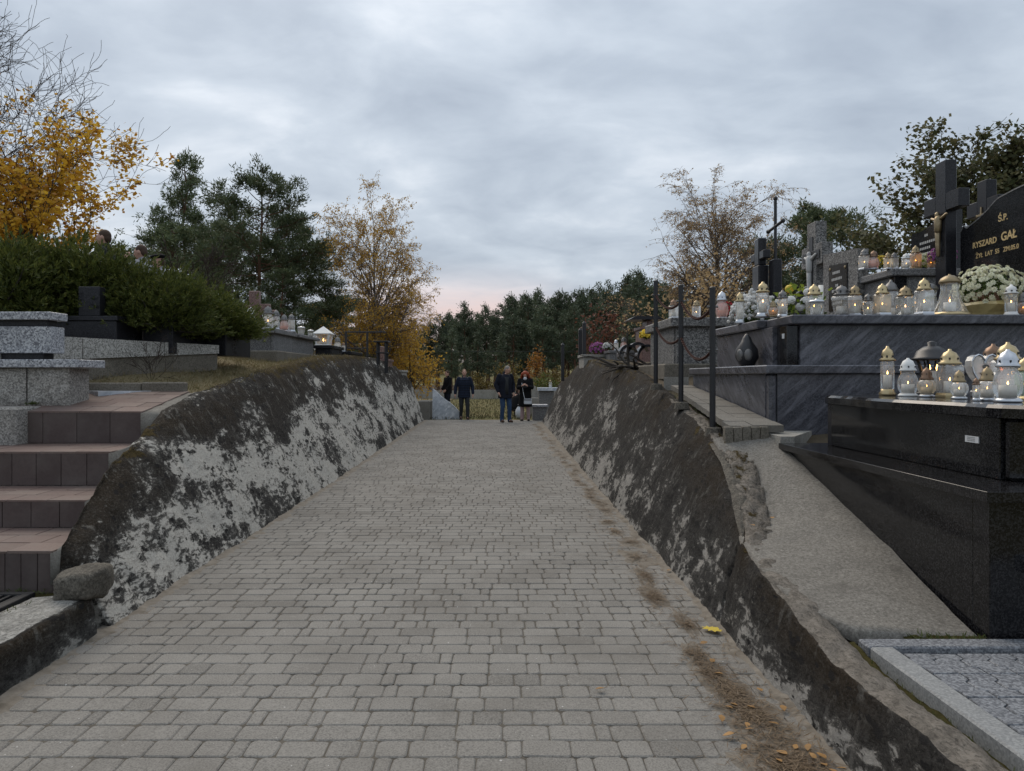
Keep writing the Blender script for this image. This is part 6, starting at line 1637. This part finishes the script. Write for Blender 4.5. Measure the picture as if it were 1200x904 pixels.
for k, (rr, z) in enumerate(((.17, .002), (.19, .06), (.23, .14), (.21, .17))): rings.append([(cf.location.x - .08 + (rr + .03 * nz(q * .9, k)) * cos(2 * pi * q / 18), 7.86 + (rr + .03 * nz(q * .9, k, 4)) * sin(2 * pi * q / 18), Z2 + z + .02 * nz(q * .7, 9) * (k > 1)) for q in range(18)])
m.loft(rings); m.build('gold_wrapping', MATS['cellophane'], cf)
wf = bloom_ball('chrysanthemum', 'white chrysanthemum basket left on the streaked tomb', (X_at(884, 8.9), 8.9, Z2 + .06), .28, 1.15, 260, .026, 'petal_white', 'flower_leaf', zmin=0.02, ball=True)
bq = thing('bouquet', 'bouquet of white roses and lime green leaves before the granite cross', 'flowers', (X_at(938, 8.5), 8.5, Z2))
rng = np.random.default_rng(5)
for k in range(9):
    c = Vector((bq.location.x + R.uniform(-.2, .16), 8.5 + R.uniform(-.15, .1), Z2 + R.uniform(.12, .40))); m = MB(bq.location)
    m.ell(c, (.055, .055, .048), 9, 6); m.v = [(a + .01 * nz(a * 60, b * 60, c_ * 60), b, c_ + .01 * nz(a * 60, 5, c_ * 60)) for a, b, c_ in m.v]; m.build('rose', MATS['petal_white' if k != 4 else 'petal_yellow'], bq, False)
k = 70; C = np.stack([rng.uniform(-.22, .26, k), rng.uniform(-.16, .16, k), rng.uniform(.04, .42, k)], 1); D = unit(k, rng); D[:, 2] = abs(D[:, 2]) * .6
V, Fq = leaf_quads(C, D, unit(k, rng), rng.uniform(.08, .16, k), rng.uniform(.04, .07, k)); tag(arr_mesh('lime_leaves', V, Fq, MATS['lime_leaf'], bq), kind='stuff')
k = 90; C = np.stack([rng.uniform(-.25, .22, k), rng.uniform(-.14, .14, k), rng.uniform(.0, .3, k)], 1); D = unit(k, rng)
V, Fq = leaf_quads(C, D, unit(k, rng), rng.uniform(.07, .14, k), rng.uniform(.03, .05, k)); tag(arr_mesh('dark_leaves', V, Fq, MATS['flower_leaf'], bq), kind='stuff')
MB(bq.location).tube([(X_at(962, 8.7), 8.7, Z2), (X_at(962, 8.7), 8.7, Z2 + .46)], .028, 10).build('tall_candle', MATS['wax_white'], bq, True)
bloom_ball('purple_flowers', 'purple chrysanthemums behind the tall black cross', (X_at(1104, 9.75), 9.75, 3.18), .16, .9, 60, .03, 'petal_purple', 'flower_leaf')
bloom_ball('pale_bouquet', 'pale green and white bouquet among the upper tomb lanterns', (X_at(1083, 10.15), 10.15, 3.16), .13, .95, 45, .03, 'petal_cream', 'lime_leaf')
bloom_ball('yellow_flowers', 'yellow flowers behind the upper tomb lanterns', (X_at(1034, 10.4), 10.4, 3.18), .13, .9, 40, .03, 'petal_yellow', 'flower_leaf')
bloom_ball('purple_bouquet', 'purple and pink bouquet far away on the right hump', (X_at(700, 19.6), 19.6, 2.33), .20, .9, 50, .045, 'petal_purple', 'flower_leaf')
bloom_ball('white_bouquet', 'white bouquet beside the purple one on the far hump', (X_at(712, 19.0), 19.0, 2.37), .12, .9, 36, .04, 'petal_white', 'flower_leaf')
bloom_ball('red_flowers', 'dark red flowers beside the nearest post on the chip granite tomb', (X_at(850, 12.1), 12.1, 2.66), .17, .9, 50, .035, 'petal_red', 'flower_leaf')
bloom_ball('yellow_flowers', 'yellow flowers below the red granite grave by the roots', (X_at(757, 15.6), 15.6, 2.48), .12, .9, 40, .05, 'petal_yellow', 'flower_leaf')
# ================================================================== PEOPLE
plain('skin', (.46, .27, .20), .55, .35, var=.08, scale=20, bstr=.05)
plain('cloth_navy', (.012, .018, .034), .8, .2, var=.3, scale=14, bstr=.5)
plain('cloth_darknavy', (.010, .012, .020), .85, .2, var=.3, scale=14, bstr=.4)
plain('cloth_black', (.009, .009, .010), .9, .15, var=.3, scale=16, bstr=.4)
plain('cloth_charcoal', (.030, .032, .034), .85, .2, var=.3, scale=16, bstr=.4)
plain('denim', (.035, .065, .125), .85, .2, var=.45, scale=9, bstr=.4)
plain('cloth_pink', (.42, .30, .30), .85, .2, var=.2, scale=14, bstr=.4)
plain('cloth_grey', (.27, .27, .28), .9, .2, var=.2, scale=30, bstr=.4)
plain('cloth_green', (.022, .026, .020), .85, .2, var=.3, scale=16, bstr=.4)
plain('leather_brown', (.07, .035, .022), .6, .35)
plain('leather_black', (.012, .011, .011), .5, .4)
plain('hair_brown', (.055, .032, .020), .7, .3, var=.4, scale=70, bstr=.6)
plain('hair_grey', (.22, .20, .18), .7, .3, var=.35, scale=70, bstr=.6)
plain('hair_red', (.28, .055, .022), .6, .35, var=.45, scale=60, bstr=.7)
plain('hair_fair', (.20, .13, .08), .7, .3, var=.35, scale=70, bstr=.6)
plain('bag_white', (.58, .60, .63), .5, .4)
plain('eye_dark', (.015, .012, .01), .3, .5)

def ring_e(cx, cy, z, rx, ry, n=14): return [(cx + rx * cos(2 * pi * q / n), cy + ry * sin(2 * pi * q / n), z) for q in range(n)]
def person(label, loc, rz, H, J, top, trousers, shoes, hair, hairm, hem=.80, long=False, head_turn=0.0, head_tilt=0.0, group=None, extra=None, quilt=False, voxel=.011, collar=True):
    s = H / 1.75
    p = thing('person', label, 'person', loc, rz, group); p.scale = (s, s, s)
    D = dict(hipL=(.09, 0, .92), hipR=(-.09, 0, .92), kneeL=(.10, -.02, .50), kneeR=(-.10, -.02, .50), ankL=(.11, .02, .09), ankR=(-.11, .02, .09),
             shL=(.185, .01, 1.41), shR=(-.185, .01, 1.41), elL=(.26, .03, 1.14), elR=(-.26, .03, 1.14), wrL=(.27, -.05, .90), wrR=(-.27, -.05, .90),
             head=(0, -.015, 1.625), chest=(0, .0, 1.25), waist=(0, .01, 1.02), neck=(0, .01, 1.45), toeL=None, toeR=None, fingL=None, fingR=None)
    D.update(J or {}); D = {k: (Vector(v) if v is not None else None) for k, v in D.items()}
    Hm = Matrix.Rotation(head_turn, 3, 'Z') @ Matrix.Rotation(head_tilt, 3, 'X')
    hc = D['head']; h = lambda x, y, z: hc + Hm @ Vector((x, y, z))
    # --- body: one continuous skin
    m = MB()
    m.ell(hc, (.074, .092, .112), 14, 10, Hm); m.ell(h(0, -.03, -.055), (.055, .062, .062), 12, 8, Hm)
    m.capsule(h(0, -.088, .012), h(0, -.103, -.022), .011, .015, 8, 2)
    for sx in (-1, 1):
        m.ell(h(sx * .076, .005, -.005), (.012, .022, .033), 8, 6, Hm); m.ell(h(sx * .03, -.078, .022), (.022, .012, .012), 8, 5, Hm)
    m.ell(h(0, -.088, -.062), (.024, .012, .010), 8, 5, Hm)
    m.capsule(hc - Vector((0, -.012, .06)), D['neck'], .052, .058, 10, 2); m.capsule(D['neck'], D['chest'], .09, .12, 10, 2); m.capsule(D['chest'], D['waist'], .12, .11, 10, 2); m.capsule(D['waist'], (D['hipL'] + D['hipR']) / 2, .11, .11, 10, 2)
    for q in 'LR':
        m.capsule(D['neck'] - Vector((0, 0, .04)), D['sh' + q], .05, .05, 8, 2); m.capsule(D['sh' + q], D['el' + q], .046, .037, 8, 2); m.capsule(D['el' + q], D['wr' + q], .037, .025, 8, 2)
        m.capsule(D['hip' + q], D['knee' + q], .075, .05, 8, 2); m.capsule(D['knee' + q], D['ank' + q], .05, .035, 8, 2); m.capsule(D['ank' + q], D['ank' + q] + Vector((0, -.12, -.05)), .034, .028, 8, 2)
        w_ = D['wr' + q]; fd = D['fing' + q] if D['fing' + q] is not None else (w_ - D['el' + q]).normalized()
        fd = Vector(fd).normalized(); sx = 1 if q == 'L' else -1
        acr = fd.cross(Vector((sx, 0, 0.2))).normalized() if abs(fd.x) < .8 else fd.cross(Vector((0, 0, 1))).normalized()
        palm = w_ + fd * .05; m.capsule(w_ + fd * .015, palm + fd * .015, .028, .036, 8, 2)
        curl = Vector((-sx, 0, 0)) if abs(fd.x) < .8 else Vector((0, 0, -1))
        for k, ln in enumerate((.066, .078, .074, .058)):
            b0 = palm + fd * .035 + acr * (.026 - .018 * k); b1 = b0 + fd * ln * .55 + curl * .008; b2 = b1 + fd * ln * .38 + curl * .022; m.capsule(b0, b1, .0095, .009, 6, 2); m.capsule(b1, b2, .009, .008, 6, 2)
        t0 = palm + acr * .032; m.capsule(w_ + fd * .02 + acr * .02, t0 + fd * .02 + curl * .02, .013, .011, 6, 2); m.capsule(t0 + fd * .02 + curl * .02, t0 + fd * .055 + curl * .028, .010, .009, 6, 2)
    remeshed(m, 'body', MATS['skin'], p, voxel * .75, 1)
    for sx in (-1, 1): MB().ell(h(sx * .03, -.083, .018), (.011, .006, .007), 8, 5, Hm).build('eye', MATS['eye_dark'], p, True)
    MB().ell(h(0, -.095, -.062), (.022, .006, .005), 8, 5, Hm).build('mouth', MATS['leather_brown'], p, True)
    # --- trousers
    m = MB(); pc = (D['hipL'] + D['hipR']) / 2
    m.ell(pc + Vector((0, .01, .04)), (.175, .125, .13), 12, 8)
    for q in 'LR':
        hip, kn, an = D['hip' + q], D['knee' + q], D['ank' + q]; m.capsule(hip, kn, .105, .075, 10, 3); m.capsule(kn, an + Vector((0, .0, .02)), .072, .060, 10, 3); m.capsule(an + Vector((0, 0, .03)), an + Vector((0, -.01, -.02)), .062, .064, 10, 2)
    remeshed(m, 'trousers', MATS[trousers], p, voxel, 2)
    # --- jacket or coat
    m = MB(); nk, ch, wa = D['neck'], D['chest'], D['waist']; hz_ = Vector((pc.x, pc.y, min(wa.z - .04, hem)))
    rings = []
    for c, rx, ry in ((hz_, .225 if not long else .25, .165 if not long else .20), (hz_.lerp(wa, .5), .215, .16), (wa, .205, .15), (wa.lerp(ch, .5), .21, .152), (ch, .222, .155), (ch.lerp(nk, .55), .215, .145), (nk - Vector((0, 0, .03)), .17, .115), (nk + Vector((0, 0, .02)), .082, .080)): rings.append([(c.x + a - 0, c.y + b, c.z) for a, b, z in ring_e(0, 0, 0, rx, ry)])
    m.loft(rings)
    for q in 'LR':
        m.ell(D['sh' + q], (.082, .085, .08), 10, 8); m.capsule(D['sh' + q], D['el' + q], .080, .068, 10, 3); m.capsule(D['el' + q], D['el' + q].lerp(D['wr' + q], .9), .068, .054, 10, 3)
    if collar: m.capsule(nk + Vector((0, .0, -.01)), nk + Vector((0, .005, .045)), .082, .076, 12, 2)
    jk = remeshed(m, 'jacket' if not long else 'coat', MATS[top], p, voxel, 3)
    if quilt:
        for z in np.arange(hem + .08, 1.36, .085):
            t_ = (z - hem) / (1.4 - hem); MB().loft([ring_e(lerp(hz_.x, ch.x, t_), lerp(hz_.y, ch.y, t_), z + dz, .224 - .012 * abs(t_ - .7), .163 - .012 * t_ + .0) for dz in (-.006, .006)], False).build('quilt_seam', MATS['cloth_black'], jk)
    # --- shoes
    for q in 'LR':
        an = D['ank' + q]; to = D['toe' + q] if D['toe' + q] is not None else an + Vector((.02 if q == 'L' else -.02, -.19, -.05)); m = MB()
        m.capsule(an + Vector((0, .035, -.045)), to.lerp(an, .15), .044, .040, 10, 3); m.capsule(an + Vector((0, 0, -.01)), an + Vector((0, -.05, -.04)), .050, .042, 10, 2)
        so_ = remeshed(m, 'shoe', MATS[shoes], p, voxel, 2); MB().box(min(an.x, to.x) - .045, to.y - .02, an.z - .098, max(an.x, to.x) + .045, an.y + .08, an.z - .078, .008).build('sole', MATS['leather_black'], so_)
    # --- hair
    m = MB(); n0 = R.random() * 9
    if hair == 'short':
        m.ell(h(0, .014, .030), (.079, .088, .092), 16, 10, Hm); m.ell(h(0, .045, -.01), (.074, .058, .075), 12, 8, Hm)
    elif hair == 'long':
        m.ell(h(0, .02, .03), (.105, .105, .105), 14, 10, Hm)
        for k in range(16):
            a = pi * (k / 15) * 1.0; x = .105 * cos(a); y = .02 + .085 * sin(a); m.capsule(h(x, y, .03), h(x * 1.45, y * 1.15, -.16 + .02 * (k % 3)), .038, .030, 8, 2)
    elif hair == 'beret':
        m.ell(h(0, .03, -.01), (.078, .075, .09), 12, 8, Hm)
    o = remeshed(m, 'hair', MATS[hairm], p, .010, 1)
    if hair == 'beret': m = MB(); m.ell(h(0, .0, .085), (.115, .12, .042), 16, 8, Hm); m.ell(h(0, 0, .065), (.09, .10, .03), 14, 6, Hm); remeshed(m, 'beret', MATS['cloth_black'], p, .01, 2)
    if extra: extra(p, D, h)
    return p

zg = .085
# man in quilted navy jacket, walking towards us
person('balding man in a quilted navy jacket and dark trousers walking towards us', (X_at(544, 26.4), 26.4, zg), .10, 1.80,
       dict(hipL=(.09, 0, .92), kneeL=(.11, -.08, .50), ankL=(.11, -.10, .09), kneeR=(-.10, .0, .50), ankR=(-.11, .10, .10), elL=(.29, .04, 1.14), wrL=(.30, -.03, .89), elR=(-.29, .05, 1.14), wrR=(-.31, .0, .89)), 'cloth_navy', 'cloth_charcoal', 'leather_brown', 'short', 'hair_fair', hem=.76, quilt=True)
# man behind by the white grave, turned left
person('man in a black jacket standing by the white marble grave, seen from the side', (X_at(524.5, 30.5), 30.5, zg), 1.05 * -1, 1.78,
       dict(elL=(.25, -.02, 1.14), wrL=(.20, -.16, .98), elR=(-.25, -.02, 1.14), wrR=(-.20, -.16, .98)), 'cloth_black', 'cloth_darknavy', 'leather_black', 'short', 'hair_brown', hem=.82, head_tilt=.1)
# tall man in dark coat and jeans, turned to the woman
def shirt(p, D, h): MB().loft([ring_e(0, -.10, z, .07, .066) for z in (.86, 1.1, 1.38)]).build('pullover', MATS['cloth_charcoal'], p, True)
person('tall grey-haired man in an open dark coat and jeans bending to the woman', (X_at(592, 24.6), 24.6, zg), .35, 1.92,
       dict(kneeL=(.12, -.04, .50), ankL=(.13, -.02, .09), kneeR=(-.09, -.03, .50), ankR=(-.10, .02, .09), elL=(.28, .06, 1.15), wrL=(.26, -.02, .92), elR=(-.29, .03, 1.15), wrR=(-.25, -.08, .93), head=(.05, -.06, 1.60)), 'cloth_darknavy', 'denim', 'leather_brown', 'short', 'hair_grey', hem=.74, head_turn=.75, head_tilt=.35, extra=shirt)
# woman with red hair holding a phone
def bagphone(p, D, h):
    b = MB().box(-.02, -.31, .60, .24, -.20, .79, .015).build('shoulder_bag', MATS['bag_white'], p); MB().box(-.015, -.318, .72, .235, -.308, .788, .004).build('flap', MATS['cloth_grey'], b)
    MB().tube([(.0, -.25, .78), (-.05, -.215, 1.0), (-.10, -.16, 1.28), (-.12, -.02, 1.44)], .010, 6).build('strap', MATS['bag_white'], b)
    MB().box(-.075, -.335, 1.165, .085, -.32, 1.245, .006, Matrix.Rotation(.0, 4, 'X')).build('phone', MATS['leather_black'], p)
    MB().ell((0, -.085, 1.47), (.06, .05, .06), 10, 7).build('white_scarf', MATS['bag_white'], p, True)
person('red-haired woman in a black coat and pink trousers looking at her phone', (X_at(615.5, 25.4), 25.4, zg), -.12, 1.74,
       dict(elL=(.24, -.06, 1.16), wrL=(.11, -.28, 1.20), elR=(-.24, -.06, 1.16), wrR=(-.10, -.28, 1.20), fingL=(-.5, -.3, .4), fingR=(.5, -.3, .4), head=(0, -.03, 1.60)), 'cloth_black', 'cloth_pink', 'leather_black', 'long', 'hair_red', hem=.50, long=True, head_tilt=.35, extra=bagphone)
# person crouching behind them
def bag2(p, D, h): pass
person('person in dark clothes crouching between the couple on the path end', (X_at(603.5, 28.2), 28.2, zg), 2.4, 1.74,
       dict(hipL=(.10, .10, .30), hipR=(-.10, .10, .30), kneeL=(.13, -.28, .50), kneeR=(-.13, -.24, .42), ankL=(.12, -.16, .09), ankR=(-.12, -.02, .09), waist=(0, .08, .42), chest=(0, -.04, .64), neck=(0, -.12, .84), shL=(.18, -.10, .80), shR=(-.18, -.10, .80), elL=(.24, -.28, .62), elR=(-.24, -.28, .60), wrL=(.14, -.46, .46), wrR=(-.14, -.46, .42), head=(0, -.17, 1.0)), 'cloth_black', 'cloth_charcoal', 'leather_black', 'short', 'hair_brown', hem=.34, head_tilt=.4)
tag(MB((X_at(609, 27.0), 27.0, .08)).lathe([(.10, .08), (.16, .12), (.17, .35), (.12, .46), (.05, .55), (.07, .6)], 9, (X_at(609, 27.0), 27.0, 0)).build('plastic_bag', MATS['bag_white'], smooth=True), 'white plastic carrier bag standing behind the tall man', 'bag')
# three people behind the hedge
zh = 2.0
person('short-haired man in a dark green jacket behind the juniper hedge', (X_at(123, 10.9), 10.9, zh - .03), -1.45, 1.80, None, 'cloth_green', 'cloth_charcoal', 'leather_black', 'short', 'hair_brown', head_turn=0)
person('man in a pale grey hooded top with hand raised behind the hedge', (X_at(166, 11.3), 11.3, zh - .10), -1.6, 1.72, dict(elL=(.26, -.16, 1.2), wrL=(.14, -.20, 1.48), fingL=(-.4, .2, .9)), 'cloth_grey', 'cloth_charcoal', 'leather_black', 'short', 'hair_brown', head_tilt=.15)
person('person in a black beret at the right of the hedge figures', (X_at(187, 11.6), 11.6, zh - .16), -1.0, 1.68, None, 'cloth_grey', 'cloth_charcoal', 'leather_black', 'beret', 'hair_brown', head_tilt=.15)
